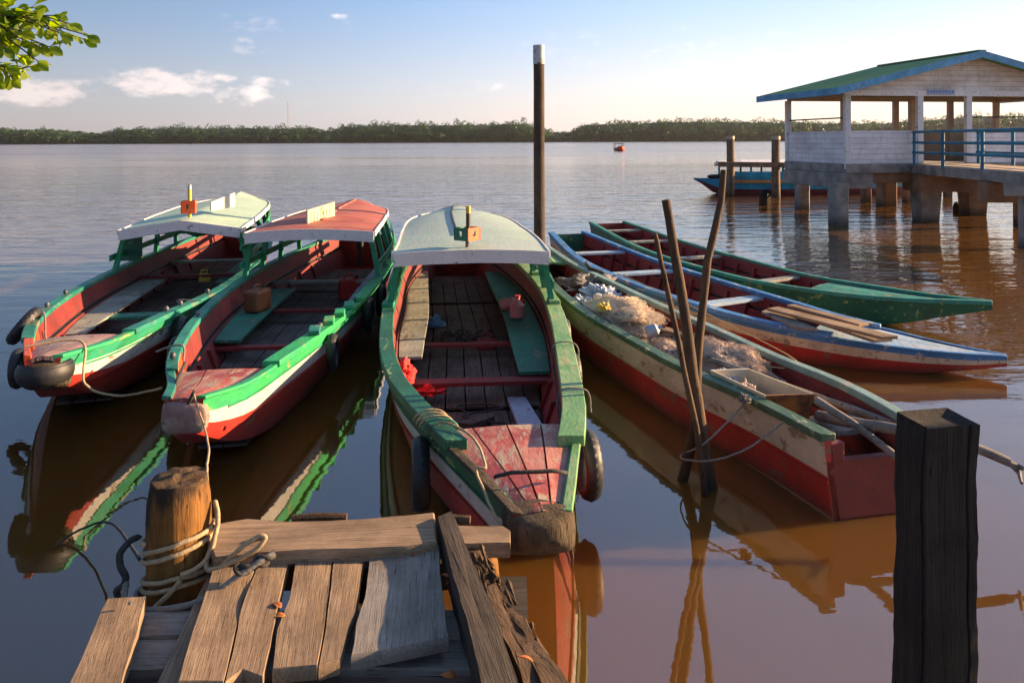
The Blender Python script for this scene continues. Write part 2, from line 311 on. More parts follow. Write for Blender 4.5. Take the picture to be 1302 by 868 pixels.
m_mud = plain('bank_mud', (.05,.035,.02,1), (.13,.09,.055,1), 3, .9, 1)
mb = MB(); rows = [(-60,.9),(-6,.75),(.1,.55),(.9,.25),(1.7,-.15)]; xs = [-60+i*1.5 for i in range(81)]
V = [(x, y + .25*mn.noise(Vector((x*.4, y, 0))), z + (.12*mn.noise(Vector((x*.5, y*.5, 3))))) for y, z in rows for x in xs]
mb.add(V, [(j*81+i, j*81+i+1, (j+1)*81+i+1, (j+1)*81+i) for j in range(4) for i in range(80)])
tag(mb.build('near_bank', m_mud, smooth=True), kind='structure')
m_far = plain('far_land_soil', (.03,.04,.02,1), (.05,.06,.03,1), .05, .9, 0)
tag(MB().box((0, 3500, .2), (12000, 4780, 1.2)).build('far_bank', m_far), kind='structure')

# leaf material, two-sided colour variety
def leafmat(name, c1, c2, scale, tr=.35, detail=4):
    m, t, P, n, l = newmat(name)
    a = tnoise(t, n, l, scale, detail, .6); r1 = ramp(n, .32, .68, c1, c2); l(a, r1.inputs[0]); l(r1.outputs[0], P.inputs['Base Color']); P.inputs['Roughness'].default_value = .5
    P.inputs['Specular IOR Level'].default_value = .35
    tl = n('ShaderNodeBsdfTranslucent'); ms = n('ShaderNodeMixShader'); ms.inputs[0].default_value = tr
    g = n('ShaderNodeHueSaturation'); g.inputs['Value'].default_value = 2.0; g.inputs['Saturation'].default_value = 1.1; l(r1.outputs[0], g.inputs['Color']); l(g.outputs[0], tl.inputs[0])
    l(P.outputs[0], ms.inputs[1]); l(tl.outputs[0], ms.inputs[2]); l(ms.outputs[0], t.nodes['Material Output'].inputs[0]); return m
m_forest = leafmat('mangrove_forest_leaves', (.010,.038,.009,1), (.034,.088,.017,1), .035, .35, 6)
rf = random.Random(3)
V = []; Fs = []
def fclump(c, r, nn, sz):
    for _ in range(nn):
        d = Vector((rf.gauss(0,1), rf.gauss(0,1), rf.gauss(0,1)+.3)).normalized()*(r*rf.uniform(.65,1.05))
        d.z *= .8; p = c + d; nrm = (d.normalized() + Vector((rf.uniform(-.6,.6),)*3)).normalized()
        a = nrm.orthogonal().normalized(); a.rotate(Matrix.Rotation(rf.uniform(0,6.28), 3, nrm)); b = nrm.cross(a); s_ = sz*rf.uniform(.6,1.3); k = len(V)
        V.extend([p-a*s_-b*s_*.4, p+a*s_*.5-b*s_, p+a*s_+b*s_*.5, p-a*s_*.3+b*s_]); Fs.append((k,k+1,k+2,k+3))
def fclump2(c, rx, rz, nn):
    for _ in range(nn):
        d = Vector((rf.gauss(0,1), rf.gauss(0,1), rf.gauss(0,1)+.25)).normalized(); k_ = rf.uniform(.75,1.04)*(1+.22*mn.noise((c+d*4)*.35))
        p = c + Vector((d.x*rx, d.y*rx, d.z*rz))*k_; nrm = (d + Vector((rf.uniform(-.7,.7), rf.uniform(-.7,.7), rf.uniform(-.3,.8)))).normalized()
        a = nrm.orthogonal().normalized(); a.rotate(Matrix.Rotation(rf.uniform(0,6.28), 3, nrm)); b = nrm.cross(a); s_ = rf.uniform(.55,1.15); k = len(V)
        V.extend([p-a*s_-b*s_*.4, p+a*s_*.5-b*s_, p+a*s_+b*s_*.5, p-a*s_*.3+b*s_]); Fs.append((k,k+1,k+2,k+3))
def top(px):   # silhouette height in pixels above the far waterline, read off the photograph
    P_ = [(-200,20),(0,21),(60,22),(95,17),(130,14),(150,21),(230,23),(330,22),(400,22),(412,17),(440,24),(520,27),(600,26),(670,28),(705,14),(722,13),(745,25),(850,30),(960,29),(1060,26),(1130,26),(1200,32),(1250,34),(1300,33),(1600,34)]
    for (a0,b0),(a1,b1) in zip(P_, P_[1:]):
        if a0 <= px <= a1: return b0 + (b1-b0)*(px-a0)/(a1-a0)
    return 22
for row, (Y, sc_) in enumerate([(1118,.55),(1128,.85),(1142,1.0),(1160,1.05)]):
    px = -220
    while px < 1560:
        Hh = top(px)*1.12*sc_*rf.uniform(.80,1.06)*(1.12 if rf.random() < .08 else 1); rr = rf.uniform(4,8)
        c = Vector(((px-651)/1000*Y, Y+rf.uniform(-4,4), 0))
        rz = Hh*rf.uniform(.26,.36); fclump2(c+Vector((0,0,Hh-rz)), rf.uniform(5,9), rz, 120)
        for q in range(2): fclump2(c+Vector((rf.uniform(-5,5),-3,Hh*(.15+.25*q))), rf.uniform(4,7), Hh*.2, 45)
        px += rf.uniform(4,8)
me = bpy.data.meshes.new('mangrove_forest'); me.from_pydata([tuple(v) for v in V], [], Fs); me.materials.append(m_forest)
fo = bpy.data.objects.new('mangrove_forest', me); COL.objects.link(fo)
tag(fo, 'low dark green mangrove forest lining the far river bank', 'forest', kind='stuff')
# dark interior mass so no sky shows through low down
mb = MB(); px = -230; ring = []
m_under = leafmat('forest_interior', (.025,.035,.014,1), (.06,.075,.022,1), .12, 0)
rows = []
while px < 1560:
    x = (px-651)*1.14; hgt = top(px)*1.12*.84*(1+.12*mn.noise(Vector((px*.11,0,0))))
    rows.append([(x, 1124, -.2), (x, 1124+2*mn.noise(Vector((x*.1,0,0))), hgt*.55), (x, 1140, hgt), (x, 1175, hgt), (x, 1180, -.2)]); px += 4
mb.loft(rows, closed=True, caps=True)
tag(mb.build('forest_understory', m_under, smooth=True), 'dark shaded understory inside the mangrove forest on the far bank', 'undergrowth', kind='stuff')

# ---- evening haze over the river
hm_ = bpy.data.materials.new('river_haze'); hm_.use_nodes = True; ht = hm_.node_tree; ht.nodes.clear()
ho = ht.nodes.new('ShaderNodeOutputMaterial'); hv = ht.nodes.new('ShaderNodeVolumePrincipled'); hv.inputs['Color'].default_value = (.85,.86,.92,1); hv.inputs['Density'].default_value = HAZE; hv.inputs['Anisotropy'].default_value = .3
ht.links.new(hv.outputs[0], ho.inputs['Volume'])
if HAZE > 0: tag(MB().box((0, 620, 34), (3400, 1440, 76)).build('haze', hm_), kind='stuff')

# radio mast beyond the trees
m_steel = plain('mast_steel', (.25,.2,.2,1), (.4,.35,.35,1), .2, .6, 0)
rt = empty('radio_mast', at(366, 184, Y=1190), 'slender grey lattice radio mast rising above the far tree line', 'mast')
b_ = rt.location.copy(); b_.z = 0; rt.location = b_
mb = MB(); H_ = 62
for k in range(3):
    an = k*2.094; mb.beam(b_+Vector((1.1*math.cos(an),1.1*math.sin(an),0)), b_+Vector((.3*math.cos(an),.3*math.sin(an),H_)), .35, .35)
for j in range(14):
    z0 = j*H_/14; r0 = 1.1-.8*j/14; r1_ = 1.1-.8*(j+1)/14
    for k in range(3):
        a0 = k*2.094; a1 = a0+2.094; mb.beam(b_+Vector((r0*math.cos(a0),r0*math.sin(a0),z0)), b_+Vector((r1_*math.cos(a1),r1_*math.sin(a1),z0+H_/14)), .22, .22)
mb.build('lattice_tower', m_steel, rt)
MB().tube([b_+Vector((0,0,H_)), b_+Vector((0,0,H_+4))], .12).build('antenna', m_steel, rt)

# ================================================================ trees on the near bank
m_leaf = leafmat('broad_leaf_green', (.06,.13,.010,1), (.28,.34,.03,1), 9, .55)
m_bark = wood('bark', (.05,.04,.03,1), (.18,.14,.1,1), stretch=(5,5,1.2), scale=3)
def leaf(mb, p, d, up, L, W):
    d = d.normalized(); s_ = d.cross(up).normalized(); u = s_.cross(d)
    rows = []
    for k in range(8):
        q = k/7; wd = W*[.08,.35,.62,.86,1.0,.98,.72,.10][k]*.5; z = -.12*L*q*q*2
        c = p + d*(L*q) + u*z
        rows.append([c - s_*wd + u*wd*.35, c, c + s_*wd + u*wd*.35])
    mb.loft(rows, closed=False, caps=False)
def twig_leaves(mb, tw, pts, nl, L, rng, spread=.9):
    for i in range(nl):
        q = rng.random()**.7; k = q*(len(pts)-1); i0 = min(int(k), len(pts)-2); p = pts[i0].lerp(pts[i0+1], k-i0)
        ax = (pts[i0+1]-pts[i0]).normalized()
        d = (ax*rng.uniform(.1,.9) + Vector((rng.uniform(-1,1), rng.uniform(-1,1), rng.uniform(-.9,.7)))*spread).normalized()
        ll = L*rng.uniform(.55,1.25); st = p + d*ll*.25
        tw.tube([p, st], .0018, 4)
        leaf(mb, st, d, Vector((rng.uniform(-.7,.7), rng.uniform(-.7,.7), 1)).normalized(), ll, ll*rng.uniform(.5,.62))
# tree whose leafy branch hangs into the top left corner
rg = random.Random(11)
rt = empty('shade_tree', (-3.7, .6, .3), 'leafy tree whose sunlit green branch hangs into the top left corner', 'tree')
tk = MB(); pts = [Vector((-3.7,.6,.1)), Vector((-3.65,.7,1.2)), Vector((-3.8,.9,2.4)), Vector((-3.6,1.3,3.4)), Vector((-3.2,1.8,3.9))]
tk.tube(pts, [.17,.15,.13,.10,.07], 10)
tk.tube([pts[2], Vector((-3.2,1.8,2.95)), Vector((-2.7,2.6,3.02)), Vector((-2.2,3.0,2.9))], [.07,.045,.026,.012], 8)
tk.tube([pts[3], Vector((-4.3,1.0,4.1)), Vector((-4.9,1.1,4.5))], [.07,.05,.02], 8)
tk.build('trunk', m_bark, rt, smooth=True)
lf = MB(); tw = MB()
def P3(x, y, Y): return at(x, y, Y=Y)
base = Vector((-2.3,3.0,2.93))
for (ex, ey, Yy, nl) in [(122,45,3.0,12),(118,50,3.05,7),(88,42,2.95,12),(70,28,3.1,11),(62,60,3.0,12),(45,55,3.1,14),(30,25,3.0,14),(18,60,2.95,12),(55,10,3.0,11),(30,-8,3.05,12),(75,60,3.0,12),(50,85,3.02,9),(20,85,2.98,10),(40,40,2.9,14),(100,30,3.0,8),(15,45,3.05,14),(28,100,3.0,4),(80,20,3.05,8),(-5,30,3.0,12),(-8,66,3.0,9),(4,100,3.0,3),(60,78,2.95,5),(5,10,3.0,14),(35,70,3.05,8)]:
    s0 = P3(-45, 22, 3.0) if ey < 80 else P3(-30, 90, 3.0); e0 = P3(ex-12, ey, Yy); mid = s0.lerp(e0, .5) + Vector((rg.uniform(-.03,.03), rg.uniform(-.05,.05), rg.uniform(0,.04)))
    pts = [s0, mid, e0]; tw.tube(pts, [.006,.004,.002], 5)
    twig_leaves(lf, tw, [mid.lerp(s0,.3), mid, e0], nl+6, .052, rg, spread=.8); leaf(lf, e0, (e0-mid).normalized()+Vector((.2,0,-.3)), Vector((0,-1,.4)), .055, .034)
tw.tube([base, P3(-45,22,3.0)], [.010,.006], 6)
tw.tube([base, P3(-60,60,3.0), P3(-30,90,3.0)], [.008,.005,.004], 6)
for _ in range(26):   # rest of the crown, left of the frame
    c = Vector((rg.uniform(-4.9,-3.2), rg.uniform(.4,2.0), rg.uniform(3.2,5.0))); e_ = c + Vector((rg.uniform(-.5,.5), rg.uniform(-.4,.4), rg.uniform(-.1,.4)))
    tw.tube([c, e_], [.01,.004], 5); twig_leaves(lf, tw, [c, e_], 22, .10, rg)
lf.build('leaves', m_leaf, rt, smooth=True, ang=80); tw.build('twigs', m_bark, rt)

# tree out of frame to the right: it shades the jetty and the near post
m_leaf2 = leafmat('shore_tree_leaf', (.03,.06,.012,1), (.08,.11,.02,1), 2, .3)
rt = empty('shore_tree', (7.2, 2.6, -.1), 'bushy shore tree to the right of the jetty that shades it', 'tree')
tk = MB(); tk.tube([(7.2,2.6,-.3),(7.1,2.7,.8),(7.0,2.8,1.8),(6.9,2.9,2.9)], [.16,.13,.10,.05], 9)
for k in range(7):
    a = k*.9; tk.tube([(7.0,2.8,1.1+.2*k),(7.0+.5*math.cos(a),2.8+.5*math.sin(a),1.6+.2*k),(7.0+.9*math.cos(a),2.9+.8*math.sin(a),1.9+.2*k)], [.05,.03,.01], 6)
tk.build('trunk', m_bark, rt, smooth=True)
lf = MB(); rg = random.Random(5)
SH = [(6.9,2.6,2.2,.75),(6.9,1.9,1.9,.7),(7.1,3.2,2.75,.48),(7.0,2.2,2.9,.7),(7.2,1.4,1.5,.7),(7.0,3.0,1.75,.42)]
for cx, cy, cz, r in SH:
    for _ in range(420):
        d = Vector((rg.gauss(0,1), rg.gauss(0,1), rg.gauss(0,1))).normalized()*r*rg.random()**.45
        p = Vector((cx,cy,cz)) + d; dd = Vector((rg.uniform(-1,1), rg.uniform(-1,1), rg.uniform(-1,.5)))
        a = dd.normalized(); s_ = a.orthogonal().normalized(); s_.rotate(Matrix.Rotation(rg.uniform(0,6.28),3,a)); L_ = rg.uniform(.09,.15)
        lf.add([p, p+a*L_*.5+s_*L_*.3, p+a*L_, p+a*L_*.5-s_*L_*.3], [(0,1,2,3)])
lf.build('crown', m_leaf2, rt)
# ================================================================ boats
def pchip(xs, ys, x):
    n_ = len(xs)
    if x <= xs[0]: return ys[0]
    if x >= xs[-1]: return ys[-1]
    i = 0
    while x > xs[i+1]: i += 1
    def tan_(k):
        if k == 0: return (ys[1]-ys[0])/(xs[1]-xs[0])
        if k == n_-1: return (ys[-1]-ys[-2])/(xs[-1]-xs[-2])
        return ((ys[k+1]-ys[k])/(xs[k+1]-xs[k]) + (ys[k]-ys[k-1])/(xs[k]-xs[k-1]))/2
    h = xs[i+1]-xs[i]; t_ = (x-xs[i])/h; m0 = tan_(i)*h; m1 = tan_(i+1)*h
    return (2*t_**3-3*t_**2+1)*ys[i] + (t_**3-2*t_**2+t_)*m0 + (-2*t_**3+3*t_**2)*ys[i+1] + (t_**3-t_**2)*m1

class Boat:
    """ctrl rows, from the near end: centre x, centre y, half beam, sheer z, keel z"""
    def __init__(s, name, ctrl, label, cat='boat', br=.62, flare=.6, th=.05):
        s.c = ctrl; s.br = br; s.fl = flare; s.th = th
        d = [0]
        for a, b in zip(ctrl, ctrl[1:]): d.append(d[-1] + math.hypot(b[0]-a[0], b[1]-a[1]))
        s.L = d[-1]; s.d = [x/s.L for x in d]
        mid = s.C(.5); s.root = empty(name, (mid.x, mid.y, 0), label, cat)
    def val(s, q, k): return pchip(s.d, [r[k] for r in s.c], q)
    def C(s, q): return Vector((s.val(q, 0), s.val(q, 1)))
    def T(s, q):
        e = .01; return (s.C(min(1, q+e)) - s.C(max(0, q-e))).normalized()
    def Nn(s, q): t_ = s.T(q); return Vector((t_.y, -t_.x))
    def hb(s, q): return s.val(q, 2)
    def zs(s, q): return s.val(q, 3)
    def zb(s, q): return s.val(q, 4)
    def p(s, q, off, z):
        c = s.C(q) + s.Nn(q)*off; return Vector((c.x, c.y, z))
    def hw(s, q, z):      # outer half width at height z
        t_ = max(0, min(1, (z-s.zb(q))/max(.01, s.zs(q)-s.zb(q)))); return s.hb(q)*(s.br+(1-s.br)*t_**s.fl)
    def hull(s, mats, gb=.10, wb=.13, n_=56, fl_z=.0, name='hull', groove=True):
        """mats: band, stripe, bottom, inside, groove"""
        rings = []
        for j in range(n_+1):
            q = j/n_; zs, zb = s.zs(q), s.zb(q); H = zs-zb
            b1 = zs - min(gb, .38*H); b2 = b1 - min(wb, .3*H)
            lv = [zs, b1, b2, b2-(b2-zb)*.4, b2-(b2-zb)*.75, zb+.0]
            o = [(s.hw(q, z), z) for z in lv]
            th = min(s.th, s.hb(q)*.4); zi = min(zb+.07, zs-.02)
            zi = max(zi, fl_z) if zs-.05 > fl_z else zi
            g1 = zs - .36*(zs-zi); g2 = g1 - .035*min(1, H/.5)
            ins = [(s.hw(q, zs)-th, zs), (s.hw(q, g1)-th, g1), (s.hw(q, g1)-th*.35, g1-.003), (s.hw(q, g2)-th*.35, g2), (s.hw(q, g2)-th*1.0, g2-.003), (max(.01, s.hw(q, zi)-th), zi)]
            R_ = [s.p(q, -a, z) for a, z in o] + [s.p(q, a, z) for a, z in o[::-1]]
            R_ += [s.p(q, a, z) for a, z in ins] + [s.p(q, -a, z) for a, z in ins[::-1]]
            rings.append(R_)
        B_ = 5 if len(mats) > 5 else 2
        mi = [0,1,2,2,B_] + [B_] + [B_,2,2,1,0] + [0] + [3,4,4,4,3] + [3] + [3,4,4,4,3] + [0]
        mb = MB(); mb.loft(rings, True, True, mi); mb.m[-1] = 2; mb.m[-2] = 2
        return mb.build(name, mats, s.root, smooth=True, ang=28)
    def transom(s, q, mat, th=.05, top=None, name='transom', up=0):
        zt = (top if top is not None else s.zs(q)); n_ = 8; zb = s.zb(q); R0 = []
        for sd in (-1, 1):
            ks = range(n_+1) if sd < 0 else range(n_, -1, -1)
            for k in ks:
                z = zt - (zt-zb)*k/n_; R0.append((sd*(s.hw(q, min(z, s.zs(q)))-.004), z))
        rings = [[s.p(q+e, o, z) for o, z in R0] for e in (-.002*0, th/s.L)]
        return MB().loft(rings).build(name, mat, s.root)
    def rail(s, side, q0, q1, mat, wd=.11, th=.045, out=.02, lift=.0, name='gunwale', n_=36, rag=0):
        rings = []
        for j in range(n_+1):
            q = q0+(q1-q0)*j/n_; h = s.hb(q); z = s.zs(q)+lift; o1 = h+out; o0 = max(.01, h+out-wd)
            jz = rag*mn.noise(Vector((q*90, side*7, 1)))
            rings.append([s.p(q, side*o1, z-.01), s.p(q, side*(o1+jz), z+th), s.p(q, side*(o0+jz*.6), z+th+jz*.3), s.p(q, side*o0, z-.01)])
        return MB().loft(rings).build(name, mat, s.root, smooth=True, ang=30, bevel=.006)
    def strip(s, side, q0, q1, za, zb_, th, mat, name, n_=30, out=True):
        rings = []
        for j in range(n_+1):
            q = q0+(q1-q0)*j/n_; z1 = s.zs(q)+za; z0 = s.zs(q)+zb_
            k = (1 if out else -1); e = 0 if out else s.th
            a, b = s.hw(q, z1)-e, s.hw(q, z0)-e
            rings.append([s.p(q, side*a, z1), s.p(q, side*(a+k*th), z1), s.p(q, side*(b+k*th), z0), s.p(q, side*b, z0)])
        return MB().loft(rings).build(name, mat, s.root)
    def ribs(s, mat, qs, z0=.04, drop=.17, wd=.05, dp=.04):
        for q in qs:
            for sd in (-1, 1):
                zt = s.zs(q)-drop; rings = []
                for k in range(5):
                    z = z0+(zt-z0)*k/4; r_ = []
                    for e in (0, wd/s.L):
                        a = s.hw(q+e, z)-s.th; r_ += [(q+e, a+.005), (q+e, a-dp)] if e == 0 else [(q+e, a-dp), (q+e, a+.005)]
                    rings.append([s.p(qq, sd*a, z) for qq, a in r_])
                MB().loft(rings).build('rib', mat, s.root)
    def floor(s, mat, q0, q1, z=.04, nb=6, frac=.84, name='floorboards', gap=.012, segs=1):
        mb = MB(); rg = random.Random(int(q0*100)+nb)
        for g in range(segs):
            a0 = q0+(q1-q0)*g/segs; a1 = q0+(q1-q0)*(g+1)/segs-.004
            zz = z+.022*(g % 2)
            wmax = max(s.hw(q0, z), s.hw(q1, z), s.hw((q0+q1)/2, z))*frac; bw = 2*wmax/nb
            for k in range(nb):
                o0 = -wmax+k*bw+gap/2; o1 = o0+bw-gap; jj = rg.uniform(-.004,.004); rings = []
                for j in range(13):
                    q = a0+(a1-a0)*j/12; lim = s.hw(q, z)-s.th-.015; x0 = max(-lim, min(lim, o0)); x1 = max(-lim, min(lim, o1))
                    if x1-x0 < .02: continue
                    rings.append([s.p(q, x0, zz+jj), s.p(q, x1, zz+jj), s.p(q, x1, zz+jj+.02), s.p(q, x0, zz+jj+.02)])
                if len(rings) > 2: mb.loft(rings)
        return mb.build(name, mat, s.root)
    def thwart(s, q, z, wd, mat, name='thwart', th=.035, inset=.02):
        rings = []
        lim0 = s.hw(q, z)-s.th+.01
        for k in range(2):
            sd = (-1, 1)[k]; a = s.p(q-wd/2/s.L, sd*lim0, z); b = s.p(q+wd/2/s.L, sd*lim0, z)
            rings.append([a, b, b+Vector((0,0,th)), a+Vector((0,0,th))])
        return MB().loft(rings).build(name, mat, s.root, bevel=.004)
    def bench(s, q0, q1, o0, o1, z, mat, name='bench', th=.03, follow=True):
        rings = []
        for j in range(13):
            q = q0+(q1-q0)*j/12
            lim = s.hw(q, z)-s.th-.004
            a, b = (max(-lim, min(lim, o)) for o in (o0, o1))
            rings.append([s.p(q, a, z), s.p(q, b, z), s.p(q, b, z+th), s.p(q, a, z+th)])
        return MB().loft(rings).build(name, mat, s.root, bevel=.004)
    def deck(s, q0, q1, mat, nb=4, dz=-.01, name='foredeck', inset=.05, crown=.03, gap=.010, th=.03):
        mb = MB()
        for k in range(nb):
            rings = []
            for j in range(13):
                q = q0+(q1-q0)*j/12; w_ = max(.02, s.hb(q)-inset); f0 = -1+2*k/nb; f1 = -1+2*(k+1)/nb; g = gap/2
                x0, x1 = f0*w_+(g if k else 0), f1*w_-(g if k < nb-1 else 0)
                if x1 <= x0+.003: x1 = x0+.003
                z = s.zs(q)+dz; c0 = crown*(1-f0*f0); c1 = crown*(1-f1*f1)
                rings.append([s.p(q, x0, z+c0-th), s.p(q, x1, z+c1-th), s.p(q, x1, z+c1), s.p(q, x0, z+c0)])
            mb.loft(rings)
        return mb.build(name, mat, s.root)
    def canopy(s, q0, q1, w0, w1, wm, z0, z1, crown, mtop, mfas, posts, mpost, ridge=False, rear_round=.5, sh=0, rfall=0, seam=None, fas_th=.125, cf=None):
        """arched roof sheet from q0 (front) to q1 (stern) with a deep white fascia; posts: list of q"""
        nj, ni = 26, 12; top = []; bot = []
        for j in range(nj+1):
            t_ = j/nj; q = q0+(q1-q0)*t_
            w_ = w0+(wm-w0)*math.sin(math.pi*min(1, t_*1.0)*.5) if t_ < .5 else None
            w_ = pchip([0,.45,.8,.93,1], [w0, wm, (wm+w1)*.56, w1*1.12, w1*.8], t_)
            z = z0+(z1-z0)*t_; r_ = []
            for i in range(ni+1):
                f = -1+2*i/ni; cr = crown if cf is None else cf+(crown-cf)*min(1, t_*1.6); c = cr*((1-abs(f)) if ridge else (1-f*f))
                r_.append(s.p(q, f*w_+sh*t_, z+c+.004*mn.noise(Vector((q*40, f*2, 0)))))
            top.append(r_)
        rings = [r_ + [p-Vector((0,0,.022)) for p in r_[::-1]] for r_ in top]
        cp = MB().loft(rings).build('canopy', mtop, s.root, smooth=True, ang=25)
        # fascia around the edge: front board and side boards
        def skirt(line, h, name, push):
            rr = []
            for k, p in enumerate(line):
                d = (line[min(k+1, len(line)-1)]-line[max(k-1, 0)]); d.z = 0; d.normalize(); o = Vector((d.y, -d.x, 0))*push
                rr.append([p+o*.2+Vector((0,0,.012)), p+o+Vector((0,0,.012)), p+o-Vector((0,0,h)), p+o*.2-Vector((0,0,h))])
            return MB().loft(rr).build(name, mfas, cp)
        skirt(top[0], fas_th, 'fascia', -.022 if False else .022)
        skirt([r_[0] for r_ in top], .055, 'edge_trim', -.022); skirt([r_[-1] for r_ in top], .055, 'edge_trim', .022)
        skirt(top[-1], .05, 'edge_trim', -.022)
        if seam is not None:
            ln = [top[j][seam]+Vector((0,0,.006)) for j in range(int(nj*.25), nj+1)]
            MB().tube(ln, .016, 6).build('seam_batten', mtop if seam == ni//2 else m_black, cp)
        for q in posts:
            for sd in (-1, 1):
                t_ = (q-q0)/(q1-q0); w_ = pchip([0,.45,.8,.93,1], [w0, wm, (wm+w1)*.56, w1*1.12, w1*.8], t_)-.05
                zt = z0+(z1-z0)*t_ - .01; hb_ = s.hb(q)-.04; wt = min(w_, s.hb(q)+.02)
                MB().beam(s.p(q, sd*hb_, s.zs(q)), s.p(q, sd*wt+sh*t_, zt), .06, .05, up=(0,1,0)).build('canopy_post', mpost, s.root)
                MB().beam(s.p(q, sd*(hb_-.13), zt-.02), s.p(q, sd*(wt)+sh*t_, zt-.15), .035, .05, up=(0,1,0)).build('corner_brace', mpost, s.root)
        # roof beams under the sheet
        mb = MB()
        for q in posts:
            t_ = (q-q0)/(q1-q0); w_ = pchip([0,.45,.8,.93,1], [w0, wm, (wm+w1)*.56, w1*1.12, w1*.8], t_)-.04; z = z0+(z1-z0)*t_
            mb.beam(s.p(q, -w_+sh*t_, z-.045), s.p(q, w_+sh*t_, z-.045), .05, .05)
        mb.build('roof_beam', mpost, s.root)
        return cp
    def side_rail(s, side, q0, q1, zoff, mat, wd=.08, name='side_rail', off=-.04):
        rings = []
        for j in range(15):
            q = q0+(q1-q0)*j/14; o = s.hb(q)+off; z = s.zs(q)+zoff
            rings.append([s.p(q, side*o, z), s.p(q, side*(o+.02), z), s.p(q, side*(o+.02), z+wd), s.p(q, side*o, z+wd)])
        return MB().loft(rings).build(name, mat, s.root)
    def nose(s, L_, mat, w_=None, sag=.03, name='bow_block', zt=.03, zbm=-.03, fwd=.10):
        """rounded, chewed wooden bow block"""
        rings = []; w_ = w_ or s.hb(0)+.03
        for j in range(13):
            t_ = j/12; q = L_*(1-t_)/s.L; e = fwd*t_
            base = s.C(q) - s.T(0)*(e if True else 0); nn = s.Nn(0)
            ww = (s.hb(q)+.012) if t_ < .6 else (s.hb(q)+.012)*(1-.55*((t_-.6)/.4)**2)
            z1 = s.zs(q)+zt-.05*max(0, t_-.5)**2*4*1; z0 = s.zb(q)+zbm+.10*max(0, t_-.5)**2*4*.6
            r_ = []
            for k in range(16):
                an = 2*math.pi*k/16; cx = math.copysign(abs(math.cos(an))**.45, math.cos(an)); cz = math.copysign(abs(math.sin(an))**.45, math.sin(an))
                p = Vector((base.x+nn.x*ww*cx, base.y+nn.y*ww*cx, (z0+z1)/2+(z1-z0)/2*cz))
                nn_ = mn.noise(p*9)*.014+mn.noise(Vector((p.x*30,p.y*30,p.z*5)))*.008; p += Vector((nn.x*cx, nn.y*cx, cz))*nn_; r_.append(p)
            rings.append(r_)
        return MB().loft(rings).build(name, mat, s.root, smooth=True, ang=50)

m_scum = paint('river_stained_bottom', (.26,.17,.10,1), .5, (.14,.08,.05,1), alt=(.2,.12,.07,1))
# ---- tyres
def tyre_mesh():
    mb = MB(); Rm, rt_ = .160, .050; rings = []
    n_ = 72
    for i in range(n_):
        a = 2*math.pi*i/n_; c = Vector((math.cos(a)*Rm, 0, math.sin(a)*Rm)); ra = Vector((math.cos(a), 0, math.sin(a)))
        r_ = []
        for k in range(14):
            b = 2*math.pi*k/14; rad = rt_*(1+(.07 if ((i//1+(k%2)*1) % 3 and math.cos(b) > .2) else 0)-(.10 if k in (1,13) else 0))
            x = math.cos(b)*rad*.9; y = math.sin(b)*rad*1.0
            if math.cos(b) < -.5: x *= .45
            r_.append(c+ra*x+Vector((0, y, 0)))
        rings.append(r_)
    V_ = [p for r_ in rings for p in r_]; F_ = [(j*14+i, j*14+(i+1) % 14, ((j+1) % n_)*14+(i+1) % 14, ((j+1) % n_)*14+i) for j in range(n_) for i in range(14)]
    return mb.add(V_, F_)
_ty = None
def tyre(loc, rz, label, scale=1, group='tyre fenders hanging on the boats', tilt=0, sx=1):
    global _ty
    if _ty is None:
        _ty = tyre_mesh().build('tyre_fender', m_black, smooth=True, ang=40); o = _ty
    else:
        o = _ty.copy(); COL.objects.link(o)
    for k in ('label', 'category', 'group'):
        if k in o.keys(): del o[k]
    o.location = loc; o.rotation_euler = (tilt, 0, rz); o.scale = (scale*sx, scale, scale)
    return tag(o, label, 'tyre', group)
def tyre_on(b, q, side, label, drop=.22, scale=1, tilt=0, gap=.045):
    t_ = b.T(q); p = b.p(q, side*(b.hb(q)+gap*scale), b.zs(q)-drop)
    return tyre(p, math.atan2(t_.y, t_.x), label, scale, tilt=tilt)
def rope(pts, r, mat, label, name='mooring_rope', cat='rope', seg=10, sag=0, parent=None, wob=.004):
    P_ = [Vector(p) for p in pts]; out_ = []
    for i in range(len(P_)-1):
        p0 = P_[max(0, i-1)]; p1 = P_[i]; p2 = P_[i+1]; p3 = P_[min(len(P_)-1, i+2)]
        for k in range(seg):
            t_ = k/seg
            out_.append(.5*((2*p1)+(p2-p0)*t_+(2*p0-5*p1+4*p2-p3)*t_**2+(3*p1-p0-3*p2+p3)*t_**3))
    out_.append(P_[-1])
    out_ = [p+Vector((mn.noise(p*20), mn.noise(p*20+Vector((5,0,0))), mn.noise(p*20+Vector((0,9,0)))))*wob for p in out_]
    o = MB().tube(out_, r, 6).build(name, mat, parent, smooth=True, ang=80)
    if label: tag(o, label, cat)
    return o

